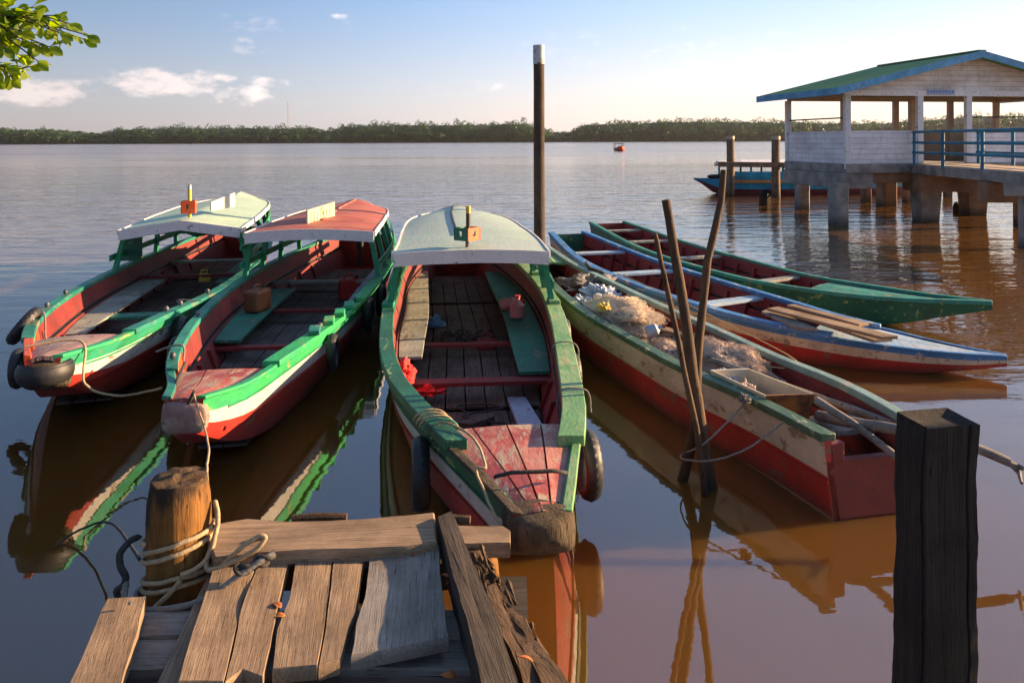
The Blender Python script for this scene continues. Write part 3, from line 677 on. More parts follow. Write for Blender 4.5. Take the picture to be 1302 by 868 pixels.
# ------------------------------------------------------------------ boat 1 (left, white canopy)
b1 = Boat('river_boat', [(-3.36,5.62,.12,.76,.58),(-3.56,6.3,.32,.68,.28),(-3.92,7.5,.60,.61,.02),(-4.22,9.0,.84,.56,-.1),(-4.48,10.5,.92,.54,-.12),(-4.90,13,.85,.53,-.12),(-5.35,15.8,.50,.60,-.05)],
          'long green and red river boat with pale cream canopy, leftmost of the moored boats')
b1.hull([m_green, m_white, m_red, m_redin, m_black], gb=.09, wb=.15)
b1.rail(1, .105, 1, m_teal, .12, .038, .03, rag=.01); b1.rail(-1, .10, 1, m_teal, .10, .038, .02, rag=.01)
b1.rail(1, .0, .105, m_lime, .07, .02, .012); b1.rail(-1, .0, .10, m_orange, .05, .03, .0)
b1.strip(-1, .05, .17, .03, -.13, .02, m_orange, 'inner_strake', out=False)
b1.deck(.0, .105, m_deckpink, 4, inset=.03)
b1.nose(.10, m_nose, fwd=.04, zt=-.02)
b1.ribs(m_redin, [.2+.06*k for k in range(11)], drop=.27)
b1.floor(m_floor, .12, .9, z=.05, nb=7, segs=4)
b1.bench(.27, .60, -.83, -.42, .27, m_bench); b1.bench(.55, .86, .35, .80, .27, m_benchg)
b1.thwart(.36, .25, .22, m_benchg); b1.thwart(.60, .30, .16, m_redin); b1.thwart(.74, .30, .2, m_bench)
cp1 = b1.canopy(.50, 1.0, .78, .38, .79, 1.11, 1.18, .12, m_canwhite, m_fascia, [.515,.60,.69,.78,.87,.95], m_green, ridge=True, sh=-.10)
for sd in (-1, 1): b1.side_rail(sd, .50, .96, .17, m_green); 
b1.side_rail(1, .5, .98, .42, m_lime, .05)
# ------------------------------------------------------------------ boat 2 (red canopy)
b2 = Boat('river_boat', [(-2.03,4.85,.12,.72,.50),(-2.07,5.35,.26,.65,.26),(-2.19,6.1,.45,.62,.05),(-2.37,7.7,.72,.57,-.1),(-2.54,9.7,.88,.54,-.12),(-2.64,12,.84,.54,-.12),(-2.70,14.4,.50,.60,-.05)],
          'long green and red river boat with faded red canopy, second from the left')
b2.hull([m_lime, m_white, m_red, m_redin, m_black], gb=.10, wb=.13)
b2.rail(1, .10, 1, m_lime, .13, .042, .03, rag=.015); b2.rail(-1, .095, 1, m_teal, .09, .038, .02, rag=.01)
b2.rail(1, 0, .10, m_lime, .06, .015, .012); b2.rail(-1, 0, .095, m_teal, .06, .02, .012)
b2.strip(-1, .095, .15, .02, -.2, .02, m_orange, 'inner_strake', out=False)
b2.deck(.0, .098, m_deckred, 3, inset=.035, crown=.015)
b2.nose(.03, m_deckpink, fwd=.03, zt=-.015, zbm=.01)
b2.ribs(m_redin, [.17+.06*k for k in range(12)], drop=.27)
b2.floor(m_floorg, .10, .92, z=.05, nb=6, segs=4)
b2.bench(.33, .62, -.80, -.36, .27, m_benchg); b2.bench(.45, .85, .50, .85, .30, m_ltblue)
b2.thwart(.33, .20, .10, m_redin); b2.thwart(.50, .22, .12, m_redin); b2.thwart(.66, .3, .14, m_bench)
cp2 = b2.canopy(.53, 1.0, .80, .38, .76, 1.15, 1.13, .10, m_canred, m_fascia, [.545,.63,.72,.81,.90], m_green, sh=-.16, cf=.04, seam=6)
for sd in (-1, 1): b2.side_rail(sd, .53, .96, .17, m_green)
b2.side_rail(-1, .53, .96, .40, m_green, .05)
# ------------------------------------------------------------------ boat 3 (centre)
b3 = Boat('river_boat', [(.12,3.32,.12,.73,.57),(.07,3.78,.23,.69,.33),(-.064,4.73,.48,.64,.08),(-.23,5.78,.68,.60,-.06),(-.40,7.8,.87,.55,-.12),(-.50,9.2,.91,.54,-.12),(-.70,11,.86,.54,-.12),(-.95,13.4,.50,.60,-.05)],
          'long green and red river boat with pale grey canopy moored nearest the jetty')
b3.hull([m_dkgreen, m_white, m_red, m_redin, m_black], gb=.12, wb=.10, n_=70)
b3.rail(-1, .09, 1, m_dkgreen, .12, .05, .025, rag=.01); b3.rail(1, .085, 1, m_palegreen, .15, .055, .035, rag=.006)
b3.rail(-1, 0, .09, m_nose, .05, .01, .012); b3.rail(1, 0, .085, m_palegreen, .05, .01, .012)
b3.strip(-1, .12, .9, -.02, -.10, .012, m_dkgreen, 'rub_strake'); b3.strip(-1, .13, .62, .045, .0, .016, m_orange, 'inner_strake', out=False)  # left inner strake is orange: sunlight on that wall painted into its colour
b3.strip(1, .13, .62, .045, .0, .016, m_redin, 'inner_strake', out=False)
b3.deck(.0, .122, m_deckred, 4, inset=.04, crown=.02)
b3.nose(.12, m_nose, fwd=.06, zt=.012, zbm=-.0)
b3.ribs(m_redin, [.2+.055*k for k in range(12)], drop=.27)
b3.floor(m_floor, .11, .95, z=.05, nb=7, segs=4)
b3.bench(.40, .88, -.82, -.48, .27, m_bench); b3.bench(.345, .86, .38, .74, .27, m_benchg)
b3.thwart(.34, .22, .14, m_redin); b3.thwart(.47, .20, .10, m_redin)
cp3 = b3.canopy(.475, 1.0, .80, .42, .80, 1.14, 1.10, .09, m_canpale, m_fascia, [.485,.57,.66,.75,.84,.93], m_green, seam=5, cf=.03)
b3.side_rail(1, .485, .96, .2, m_green); b3.side_rail(-1, .485, .96, .2, m_green)
# ------------------------------------------------------------------ boat 4 (white and red canoe with the nets)
b4 = Boat('fishing_canoe', [(2.21,4.80,.35,.49,-.06),(2.03,5.62,.43,.485,-.08),(1.76,6.35,.46,.48,-.1),(1.50,7.25,.48,.48,-.1),(1.18,8.3,.47,.49,-.1),(.86,9.6,.40,.52,-.1),(.62,10.8,.28,.55,-.06),(.47,12.2,.10,.62,.1)],
          'long cream and red fishing canoe carrying nets, a box and poles', br=.80, flare=.8)
b4.hull([m_cream, m_cream, m_red, m_redin, m_black, m_scum], gb=.12, wb=.10)
b4.rail(-1, .0, 1, paint('canoe_green_rail', (.03,.085,.04,1), .5, (.24,.27,.17,1), alt=(.07,.13,.07,1)), .10, .04, .02, rag=.006); b4.rail(1, 0, 1, paint('canoe_grey_green_rail', (.17,.27,.24,1), .5, (.3,.3,.25,1)), .08, .045, .02)
b4.ribs(m_redin, [.06+.065*k for k in range(13)], drop=.08)
b4.floor(m_floor, .02, .9, z=.03, nb=4, segs=2)
for b_ in (b1, b2, b3):
    for sd in (-1, 1): b_.strip(sd, .03, .97, -.235, -.262, .014, m_red, 'chine_strake', n_=40); b_.strip(sd, .03, .97, -.098, -.112, .008, m_green if b_ is not b3 else m_dkgreen, 'band_edge', n_=40)
b4.strip(-1, 0, .97, -.245, -.262, .010, m_red, 'chine_strake', n_=40)
# ------------------------------------------------------------------ boat 5 (blue)
b5 = Boat('long_canoe', [(4.78,7.62,.03,.20,.10),(4.32,7.78,.20,.23,.04),(3.86,8.02,.36,.27,-.02),(3.12,8.55,.53,.34,-.08),(2.60,9.3,.60,.39,-.1),(2.14,10.3,.62,.42,-.1),(1.58,12,.58,.46,-.1),(1.0,14.4,.34,.60,-.05)],
          'long canoe with bright blue rails and cream and red sides pointing right', br=.72, flare=.8)
b5.hull([m_blue, m_cream, m_red, m_redin, m_black], gb=.06, wb=.10)
b5.rail(-1, .18, 1, m_blue, .11, .045, .02); b5.rail(1, .14, 1, m_blue, .09, .04, .02); b5.rail(-1, 0, .18, m_blue, .05, .01, .01); b5.rail(1, 0, .14, m_blue, .05, .01, .01)
b5.deck(.0, .205, m_ltblue, 2, inset=.02, crown=.02)
b5.ribs(m_redin, [.23+.05*k for k in range(14)], drop=.06)
b5.floor(m_redin, .18, .95, z=.03, nb=5, segs=2)
for q in (.36, .60, .80): b5.thwart(q, b5.zs(q)-.05, .2, m_ltblue)
# ------------------------------------------------------------------ boat 6 (green)
b6 = Boat('long_canoe', [(5.70,9.35,.03,.34,.27),(5.2,9.6,.19,.34,.15),(4.70,9.85,.36,.35,.03),(3.78,10.65,.50,.38,-.08),(3.18,11.85,.56,.42,-.1),(2.70,13.2,.55,.46,-.1),(1.95,16.2,.38,.60,-.05)],
          'long dark green canoe with dull red inside, farthest of the moored canoes', br=.72, flare=.8)
b6.hull([m_dkgreen, m_dkgreen, m_dkgreen, m_redin, m_black], gb=.07, wb=.14)
b6.rail(-1, 0, 1, m_teal, .08, .04, .02); b6.rail(1, 0, 1, m_teal, .07, .035, .02)
b6.deck(.0, .24, m_teal, 2, inset=.02, crown=.02)
b6.ribs(m_redin, [.28+.05*k for k in range(13)], drop=.06)
b6.floor(m_redin, .24, .95, z=.03, nb=5, segs=2)
for q in (.32, .55, .75, .9): b6.thwart(q, b6.zs(q)-.05, .16, m_bench)

for b_ in (b1, b2, b3): b_.transom(.995, m_redin)
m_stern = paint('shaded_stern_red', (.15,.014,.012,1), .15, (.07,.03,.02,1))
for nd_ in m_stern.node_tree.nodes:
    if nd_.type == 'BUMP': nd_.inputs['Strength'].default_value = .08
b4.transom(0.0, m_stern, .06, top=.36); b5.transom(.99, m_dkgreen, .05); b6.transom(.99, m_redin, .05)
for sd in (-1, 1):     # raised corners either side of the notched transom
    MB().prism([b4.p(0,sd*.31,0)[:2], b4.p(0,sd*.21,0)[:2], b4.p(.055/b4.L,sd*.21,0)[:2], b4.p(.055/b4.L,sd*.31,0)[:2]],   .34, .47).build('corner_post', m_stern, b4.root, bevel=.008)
b4.thwart(.075, .33, .30, m_polegrey); b4.thwart(.42, .30, .12, m_tan); b4.deck(.86, 1.0, m_palegreen, 2, name='stern_deck')
# ================================================================ boat details
def panel_box(c, sz, rz, mats, name, parent, hole=.25, wind=True):
    """small open lantern box with a different colour on every side and a window in each"""
    hx, hy, hz = sz[0]/2, sz[1]/2, sz[2]/2; rot = Matrix.Rotation(rz, 3, 'Z'); c = Vector(c)
    root_ = None
    for k, (nx, ny) in enumerate(((0,-1),(1,0),(0,1),(-1,0))):
        w_ = hx if nx == 0 else hy; n_ = Vector((nx, ny, 0)); s_ = Vector((-ny, nx, 0)); d = hy if nx == 0 else hx
        mb = MB(); h_ = w_*hole
        for (a0, a1, z0, z1) in ((-w_, -h_, -hz, hz), (h_, w_, -hz, hz), (-h_, h_, -hz, -hz*.3), (-h_, h_, hz*.45, hz)):
            P_ = [c + rot @ (n_*d*e + s_*a + Vector((0,0,z))) for e in (1, .88) for a, z in ((a0,z0),(a1,z0),(a1,z1),(a0,z1))]
            mb.add(P_, [(0,1,2,3),(7,6,5,4),(0,4,5,1),(1,5,6,2),(2,6,7,3),(3,7,4,0)])
        o = mb.build(name if k == 0 else 'side_panel', mats[k], parent if k == 0 else root_)
        if k == 0: root_ = o
    return root_
m_orflat = paint('lantern_orange', (.80,.10,.02,1), .25, (.5,.2,.08,1), var=.1)
m_grflat = paint('lantern_green', (.01,.13,.08,1), .2, (.1,.2,.1,1), var=.15)
m_yel = plain('yellow_plastic', (.55,.33,.03,1), (.75,.5,.08,1), 6, .45, .1)
m_brown = plain('brown_tube', (.04,.02,.012,1), (.09,.05,.03,1), 8, .6, .2)
m_metal = plain('dull_metal', (.18,.18,.19,1), (.34,.34,.35,1), 10, .45, .3)
m_bolt = plain('bolt_metal', (.02,.02,.025,1), (.12,.12,.14,1), 20, .4, .3)
# boat 3 lantern
c3 = at(594, 297, Y=8.35)
lb = panel_box(c3, (.20,.20,.135), R(52), [m_orflat, m_orflat, m_grflat, m_grflat], 'lantern_box', b3.root)
# faces: rotate so that the orange side looks right and near
lb_l = lb
MB().tube([c3+Vector((0,0,-.14)), c3+Vector((0,0,-.05))], .02).build('bracket', m_bolt, b3.root)
MB().tube([c3+Vector((.01,.03,-.06)), c3+Vector((.01,.03,.21))], .024, 10).build('flag_tube', m_brown, b3.root, smooth=True)
MB().tube([c3+Vector((.01,.03,.212)), c3+Vector((.01,.03,.29))], [.024,.027], 10).build('tube_cap', m_yel, b3.root, smooth=True)
# boat 1 lantern and board
c1 = at(240, 263, Y=10.95)
panel_box(c1, (.185,.16,.175), R(14), [m_orflat, m_orflat, m_grflat, m_grflat], 'lantern_box', b1.root)
MB().tube([c1+Vector((0,.03,-.15)), c1+Vector((0,.03,.24))], .026, 10).build('flag_tube', m_yel, b1.root, smooth=True)
MB().tube([c1+Vector((0,.03,.242)), c1+Vector((0,.03,.31))], [.028,.020], 10).build('tube_cap', m_white, b1.root, smooth=True)
a_ = c1+Vector((.12,.45,-.10)); 
MB().add([a_, a_+Vector((.08,.75,-.0)), a_+Vector((.08,.75,.22)), a_+Vector((0,0,.13)), a_+Vector((.02,0,0)), a_+Vector((.10,.75,-.0)), a_+Vector((.10,.75,.22)), a_+Vector((.02,0,.13))],
         [(0,1,2,3),(7,6,5,4),(0,4,5,1),(1,5,6,2),(2,6,7,3),(3,7,4,0)]).build('name_board', m_white, b1.root)
# boat 2 board with pale green painted figures, too worn to read
a_ = at(389, 289, Y=10.55); d_ = Vector((.16,.98,0)).normalized()*.95
MB().add([a_, a_+d_, a_+d_+Vector((0,0,.27)), a_+Vector((0,0,.23)), a_+Vector((.025,0,0)), a_+d_+Vector((.025,0,0)), a_+d_+Vector((.025,0,.27)), a_+Vector((.025,0,.23))],
         [(0,1,2,3),(7,6,5,4),(0,4,5,1),(1,5,6,2),(2,6,7,3),(3,7,4,0)]).build('name_board', m_cream, b2.root)
mb = MB(); m_mark = paint('faded_green_marks', (.28,.50,.36,1), .7, (.5,.42,.3,1))
for k in range(7):
    p0 = a_+d_*(.12+.115*k)+Vector((.028,0,.045)); p1 = p0+Vector((0,0,.15)); mb.beam(p0, p1, .035, .004, up=(1,0,0))
    if k % 2: mb.beam(p0+Vector((0,0,.07)), p0+d_*.07+Vector((0,0,.07)), .03, .004, up=(1,0,0))
mb.build('painted_marks', m_mark, b2.root)

# bolts on the rails, split-rail blocks
for b_, sd, qs in ((b1, 1, [.19,.225,.30]), (b1, -1, [.17,.20,.25,.33]), (b2, 1, [.22,.30,.36]), (b2, -1, [.12,.3])):
    for q in qs: MB().sphere(b_.p(q, sd*(b_.hb(q)-.03), b_.zs(q)+.07), (.024,.024,.03)).build('bolt_head', m_bolt, b_.root, smooth=True)
for q in (.20,.245,.285,.325,.37): # ragged blocks nailed along the right rail of the red roofed boat
    p = b2.p(q, b2.hb(q)-.02, b2.zs(q)+.07); t_ = b2.T(q); MB().box(p, (.22,.10,.045), math.atan2(t_.y,t_.x)+.08).build('rail_block', m_lime if q > .21 else m_teal, b2.root, bevel=.01)
for q in (.485,.66,.84):
    for sd in (-1,1):
        p = b3.p(q, sd*(b3.hb(q)-.03), b3.zs(q)+.07); t_ = b3.T(q); MB().box(p, (.20,.12,.05), math.atan2(t_.y,t_.x)).build('post_foot', m_green if sd < 0 else m_palegreen, b3.root, bevel=.008)
# boards across the corner openings (boat 1's rear screen, boat 2's splash board)
MB().beam(b1.p(.56,-.80,1.0), b1.p(.56,-.80,.62), .30, .02, up=(0,1,0)).build('side_screen', m_dkgreen, b1.root)
MB().add([b1.p(.64,-.35,1.12), b1.p(.64,.25,1.12), b1.p(.64,.22,.9), b1.p(.64,-.1,.84), b1.p(.64,-.3,.92)], [(0,1,2,3,4)]).build('roof_gusset', m_green, b1.root)
bpy.data.objects['roof_gusset'].modifiers.new('s','SOLIDIFY').thickness = .03

# outboard engines and gear under the canopies
def outboard(b, q, z, label, hcol):
    c = b.p(q, .05, z); t_ = b.T(q); rz = math.atan2(t_.y, t_.x)
    rt = empty('outboard_motor', c, label, 'boat motor'); fw = Vector((t_.x, t_.y, 0))
    MB().sphere(c+Vector((0,0,.34)), (.17,.24,.16), f=None).build('cowling', hcol, rt, smooth=True)
    MB().box(c+Vector((0,0,.05)), (.16,.12,.36), rz).build('midsection', m_black, rt, bevel=.02)
    MB().tube([c+Vector((0,0,.22)), c-fw*.35+Vector((0,0,.28))], [.022,.018]).build('tiller', m_black, rt)
    MB().box(c+Vector((0,0,-.25))+fw*.0, (.10,.05,.4), rz).build('leg', m_black, rt, bevel=.01)
    return rt
outboard(b1, .93, .60, 'black outboard motor in shade at the stern of the leftmost boat', m_black)
outboard(b2, .91, .60, 'grey outboard motor at the stern of the red roofed boat', m_metal)
def jerry(c, sz, col, label, rz=0):
    c = Vector(c); rt = empty('jerry_can', c, label, 'fuel can')
    MB().box(c+Vector((0,0,sz[2]*.42)), (sz[0],sz[1],sz[2]*.84), rz).build('tank', col, rt, bevel=.03)
    rot = Matrix.Rotation(rz, 3, 'Z'); top_ = c+Vector((0,0,sz[2]*.86))
    MB().tube([top_+rot@Vector((-sz[0]*.28,0,-.01)), top_+rot@Vector((-.05,0,.045)), top_+rot@Vector((.04,0,.045)), top_+rot@Vector((sz[0]*.2,0,-.01))], .013).build('handle', col, rt)
    MB().tube([top_+rot@Vector((sz[0]*.34,0,-.02)), top_+rot@Vector((sz[0]*.34,0,.03))], .026, 10).build('cap', m_black, rt)
m_oran = plain('orange_plastic', (.14,.045,.018,1), (.30,.10,.035,1), 5, .5, .2)
m_redpl = plain('red_plastic', (.40,.02,.015,1), (.55,.04,.03,1), 5, .5, .2)
m_cloth = plain('red_cloth', (.60,.015,.012,1), (.85,.05,.04,1), 14, .8, .8)
m_pinkb = plain('pink_plastic', (.42,.12,.11,1), (.5,.2,.17,1), 5, .4, .1)
m_bluecl = plain('blue_cloth', (.06,.16,.32,1), (.14,.28,.45,1), 12, .85, .8)
m_bluegrey = plain('blue_grey_tarp', (.16,.22,.32,1), (.45,.48,.52,1), 6, .6, .8)
jerry(b2.p(.47, -.50, .31), (.30,.20,.30), m_oran, 'orange brown fuel can on the green bench of the red roofed boat', 1.3)
jerry(b2.p(.66, .30, .07), (.30,.2,.34), m_redpl, 'dark red fuel can on the floor under the red canopy', .4)
jerry(b1.p(.60, .10, .22), (.18,.13,.15), m_yel, 'small yellow can lit under the cream canopy of the leftmost boat', .5)
jerry(b3.p(.50, .16, .07), (.20,.14,.16), m_redin, 'dark red fuel can on the plank floor of the grey roofed boat', .2)

def cloth(name, c, r, mat, label, cat, amp=.35, fr=6, seed=0, nu=44, nv=26, flat=True):
    c = Vector(c); V_ = []
    for j in range(nv+1):
        ph = math.pi*.5*j/nv if flat else math.pi*j/nv
        for i in range(nu):
            th_ = 2*math.pi*i/nu; d = Vector((math.sin(ph)*math.cos(th_), math.sin(ph)*math.sin(th_), math.cos(ph)))
            k = 1+amp*mn.fractal(d*fr*.35+Vector((seed,0,0)), 1, 2, 5)+amp*.4*mn.noise(d*fr*1.7+Vector((0,seed,0)))
            V_.append(c+Vector((d.x*r[0]*k, d.y*r[1]*k, d.z*r[2]*k)))
    F_ = [(j*nu+i, j*nu+(i+1)%nu, (j+1)*nu+(i+1)%nu, (j+1)*nu+i) for j in range(nv) for i in range(nu)]
    return tag(MB().add(V_, F_).build(name, mat, smooth=True, ang=60), label, cat)
cloth('red_cloth', b3.p(.325,-.60,.30), (.09,.20,.13), m_cloth, 'bright red cloth bundle on the end of the left bench in the grey roofed boat', 'cloth', .5, 7, 2)
cloth('red_cloth', b3.p(.335,-.42,.17), (.16,.09,.06), m_cloth, 'bright red rag hanging over the red cross board beside the bundle', 'cloth', .5, 7, 5)
cloth('blue_cloth', b3.p(.60,-.42,.12), (.12,.12,.10), m_bluecl, 'small blue cloth on the floor beside the left bench of the grey roofed boat', 'cloth', .4, 6, 8)
# chain heap
m_chain = plain('rusty_chain', (.02,.015,.012,1), (.07,.05,.04,1), 30, .6, .4); mb = MB(); rg = random.Random(4)
for k in range(60):
    p = b3.p(.535+rg.uniform(-.02,.02), rg.uniform(-.35,.22), .09+rg.random()*.08); a = rg.uniform(0,6.28); u = Vector((math.cos(a), math.sin(a), rg.uniform(-.4,.4))); v = Vector((-math.sin(a), math.cos(a), rg.uniform(-.8,.8)))
    mb.tube([p+u*.045*math.cos(t_*math.pi/5)+v*.025*math.sin(t_*math.pi/5) for t_ in range(11)], .009, 5)
tag(mb.build('anchor_chain', m_chain), 'heap of dark rusty chain on the floor under the grey canopy', 'chain', kind=None)
def bottle(c, r, h, mat, label, lying=0):
    c = Vector(c); ax = Vector((math.sin(lying), 0, math.cos(lying))); rt = empty('float_bottle', c, label, 'bottle')
    MB().tube([c+ax*z for z in (0,h*.05,h*.6,h*.78,h*.84,h)], [r*.9,r,r,r*.45,r*.32,r*.32], 14).build('bottle_body', mat, rt, smooth=True)
    MB().tube([c+ax*h*1.001, c+ax*h*1.1], r*.4, 10).build('bottle_cap', m_redpl, rt)
bottle(b3.p(.585, .36, .36), .07, .26, m_pinkb, 'faded pink plastic bottle lying at the far end of the green bench', 1.35)
bottle(b3.p(.54, .52, .33), .085, .22, m_pinkb, 'squat pink plastic bottle standing on the green bench')
# loose boards and line on the floor of boat 3
p0 = at(645,508,z=.10); p1 = at(668,508,z=.10); p2 = at(690,544,z=.10); p3 = at(659,544,z=.10)
tag(MB().prism([p0,p1,p2,p3], .09, .125).build('loose_board', m_ltblue if False else paint('pale_blue_board', (.40,.44,.56,1), .3)), 'pale bluish white board on the floor just behind the foredeck', 'board')
rope([at(566,548,z=.12)+Vector(o) for o in ((0,0,0),(.15,.35,0),(.05,.55,0),(.3,.6,0),(.42,.5,0),(.25,.42,0),(.12,.3,0),(.45,.15,0))], .008, m_ropedark, 'thin dark cord lying loose on the plank floor of the grey roofed boat', 'cord')
tag(MB().prism([at(578,540,z=.12), at(624,527,z=.12), at(629,532,z=.12), at(600,542,z=.12)], .10, .14).build('loose_board', m_floor), 'dark broken board lying across the floor behind the foredeck', 'board')

# ---------------------------------------------------------------- gear in boat 4
m_net = plain('pale_net', (.62,.49,.36,1), (.85,.74,.58,1), 40, .9, .6)
m_net2 = plain('brownish_net', (.40,.30,.23,1), (.62,.50,.40,1), 40, .9, .6)
def net(c, r, rz, mat, label, seed, ns=900, thick=.0013):
    c = Vector(c); rg = random.Random(seed); rot = Matrix.Rotation(rz, 3, 'Z')
    rt = empty('fishing_net', c, label, 'fishing net')
    def surf(u, v, k=1):
        d = Vector((math.sin(v)*math.cos(u), math.sin(v)*math.sin(u), math.cos(v)))
        kk = k*(1+.34*mn.fractal(d*1.9+Vector((seed,0,0)), 1, 2, 5)); return c + rot @ Vector((d.x*r[0]*kk, d.y*r[1]*kk, max(-.05, d.z*r[2]*kk)))
    nu, nv = 60, 22; V_ = [surf(2*math.pi*i/nu, math.pi*.55*j/nv, .93) for j in range(nv+1) for i in range(nu)]
    MB().add(V_, [(j*nu+i, j*nu+(i+1)%nu, (j+1)*nu+(i+1)%nu, (j+1)*nu+i) for j in range(nv) for i in range(nu)]).build('net_mass', mat, rt, smooth=True, ang=80)
    mb = MB()
    for _ in range(ns):
        u = rg.uniform(0, 6.28); v = math.acos(rg.uniform(-.1, 1)); du = rg.uniform(-.5,.5); dv = rg.uniform(-.4,.4); h_ = rg.uniform(.96,1.03); hp = rg.uniform(.02,.16)*(1 if rg.random() < .5 else .3)
        pts = [surf(u+du*t_, v+dv*t_*math.sin(t_*3+u), h_+hp*math.sin(math.pi*t_)) for t_ in (0,.17,.34,.5,.66,.83,1)]
        mb.tube(pts, thick*rg.uniform(.7,1.4), 3, caps=False)
    mb.build('net_strands', mat, rt)
    for _ in range(9):
        q = surf(rg.uniform(0,6.28), rg.uniform(.4,1.4), 1.04); MB().sphere(q, (.016,.026,.014), nu=8, nv=6).build('net_float', m_ropegrey, rt, smooth=True)
    return rt
n1_ = net(at(792,405,z=.44), (.30,.58,.17), R(14), m_net, 'big sunlit heap of pale tangled fishing net in the cream and red canoe', 3, 3200)
cloth('blue_tarp', at(766,384,z=.44)+Vector((.0,.2,0)), (.22,.32,.12), m_bluegrey, 'crumpled blue and white tarp behind the pale net heap', 'tarp', .5, 7, 3)
cloth('blue_tarp', at(742,392,z=.40), (.16,.20,.12), m_bluegrey, 'small crumpled blue grey cloth at the left edge of the net heap', 'cloth', .5, 7, 13)
cloth('grey_cloth', at(738,368,z=.42)+Vector((.1,.2,0)), (.34,.30,.14), m_ropegrey, 'grey brown sacking behind the blue tarp in the cream canoe', 'sack', .5, 6, 21)
cloth('yellow_rag', at(768,392,z=.58), (.07,.09,.05), m_yel, 'small yellow net bag on the pale net heap', 'net bag', .5, 6, 31)
net(at(925,462,z=.40), (.26,.46,.16), R(16), m_net2, 'flatter pinkish net heap between the boards and the cream box', 9, 1500)
net(at(852,455,z=.30), (.26,.42,.13), R(14), m_net2, 'low brown net strewn beside the plywood boards in the cream canoe', 17, 1300)
bottle(at(822,423,z=.52), .055, .16, m_bluegrey, 'grey white plastic float beside the net heap', 1.2)
cloth('grey_cloth', at(922,492,z=.40), (.10,.22,.10), m_bluegrey, 'crumpled grey blue cloth at the left side of the cream box', 'cloth', .5, 7, 41)
cloth('brown_cloth', at(951,504,z=.43), (.06,.15,.09), m_net2, 'tan rag over the near corner of the cream box', 'rag', .5, 7, 47)
def slab(name, pts, z0, z1, mat, label, cat='board', tilt=0):
    return tag(MB().prism([p for p in pts], z0, z1).build(name, mat, bevel=.005), label, cat)
slab('plywood_board', [at(800,437,z=.38), at(838,427,z=.38), at(905,446,z=.38), at(870,462,z=.38)], .37, .395, m_tan, 'tan plywood board lying across the middle of the cream canoe')
slab('wooden_batten', [at(838,418,z=.46), at(846,415,z=.46), at(920,431,z=.46), at(914,436,z=.46)], .43, .46, m_tan, 'sunlit batten along the far edge of the plywood board')
slab('wooden_batten', [at(866,452,z=.44), at(868,446,z=.44), at(922,433,z=.44), at(924,440,z=.44)], .405, .45, m_tan, 'short orange brown batten crossing the plywood board')
# box: open shell of an old cooler
rt = empty('open_box', at(985,510,z=.25), 'open cream plastic box with a rusty brown end in the cream canoe', 'box')
m_liner = plain('cream_liner', (.42,.36,.26,1), (.60,.52,.38,1), 9, .5, .15); m_rusty = plain('rusty_end', (.06,.02,.008,1), (.42,.17,.03,1), 7, .8, .8)
A = [at(974,503,z=.55), at(1036,501,z=.55), at(951,468,z=.55), at(903,470,z=.55)]   # near-left, near-right, far-right, far-left
Bm = [ (p.lerp((A[0]+A[2])/2, .17)) for p in A]
A = [Vector((p.x,p.y,.55)) for p in A]; Bm = [Vector((p.x,p.y,.24)) for p in Bm]
for k, (nm, mt_) in enumerate((('end_wall', m_rusty), ('side_wall', m_liner), ('end_wall', m_liner), ('side_wall', m_liner))):
    a0, a1, b0_, b1_ = A[k], A[(k+1)%4], Bm[k], Bm[(k+1)%4]; cc = (A[0]+A[2])/2
    inn = lambda p, e=.025: p + (Vector((cc.x,cc.y,p.z))-p).normalized()*e
    MB().add([a0,a1,b1_,b0_, inn(a0),inn(a1),inn(b1_),inn(b0_)], [(0,1,2,3),(7,6,5,4),(0,4,5,1),(1,5,6,2),(2,6,7,3),(3,7,4,0)]).build(nm, mt_, rt)
MB().add([p+Vector((0,0,.01)) for p in Bm]+[p-Vector((0,0,.015)) for p in Bm], [(0,1,2,3),(7,6,5,4)]).build('box_floor', m_liner, rt)
# poles
def pole(pts, r, mat, label, name='wooden_pole'):
    P_ = [Vector(p) for p in pts]; o_ = []
    for a, b in zip(P_, P_[1:]): o_ += [a.lerp(b, t_/5) for t_ in range(5)]
    o_.append(P_[-1]); n_ = len(o_)
    rr = [r[0]+(r[1]-r[0])*k/(n_-1) for k in range(n_)]; rr = [x*(1+.12*mn.noise(o_[k]*5)) for k, x in enumerate(rr)]
    o_ = [p+Vector((mn.noise(p*2.2),mn.noise(p*2.2+Vector((4,0,0))),mn.noise(p*2.2+Vector((0,4,0)))))*r[0]*.6 for p in o_]
    return tag(MB().tube(o_, rr, 9).build(name, mat, smooth=True, ang=60), label, 'pole')
fork = pole([at(1040,526,z=.42), at(1142,549,z=.53), at(1243,573,z=.45), at(1282,588,z=.40)], (.036,.026), m_polegrey, 'long grey pole with a forked end sticking out to the right past the square post')
fk = MB(); e_ = at(1282,588,z=.40); fk.tube([e_, e_+Vector((.05,.0,-.02)), at(1303,596,z=.38)], [.022,.018,.012], 7); fk.tube([e_+Vector((.01,0,0)), e_+Vector((.05,-.02,-.05)), at(1299,614,z=.36)], [.018,.014,.008], 7); fk.build('forked_end', m_polegrey, fork, smooth=True)
pole([at(1038,508,z=.56), at(1085,538,z=.50), at(1142,584,z=.36)], (.028,.022), m_polegrey, 'pale crooked pole leaning from the cream box down to the canoe stern')
pole([at(905,458,z=.50), at(1000,490,z=.46), at(1142,541,z=.45)], (.022,.026), m_polegrey, 'thin grey pole lying beside the right rail of the cream canoe')
pole([at(880,430,z=.50), at(930,452,z=.50), at(1000,486,z=.42)], (.016,.014), m_polegrey, 'pale stick lying along the pinkish net heap')
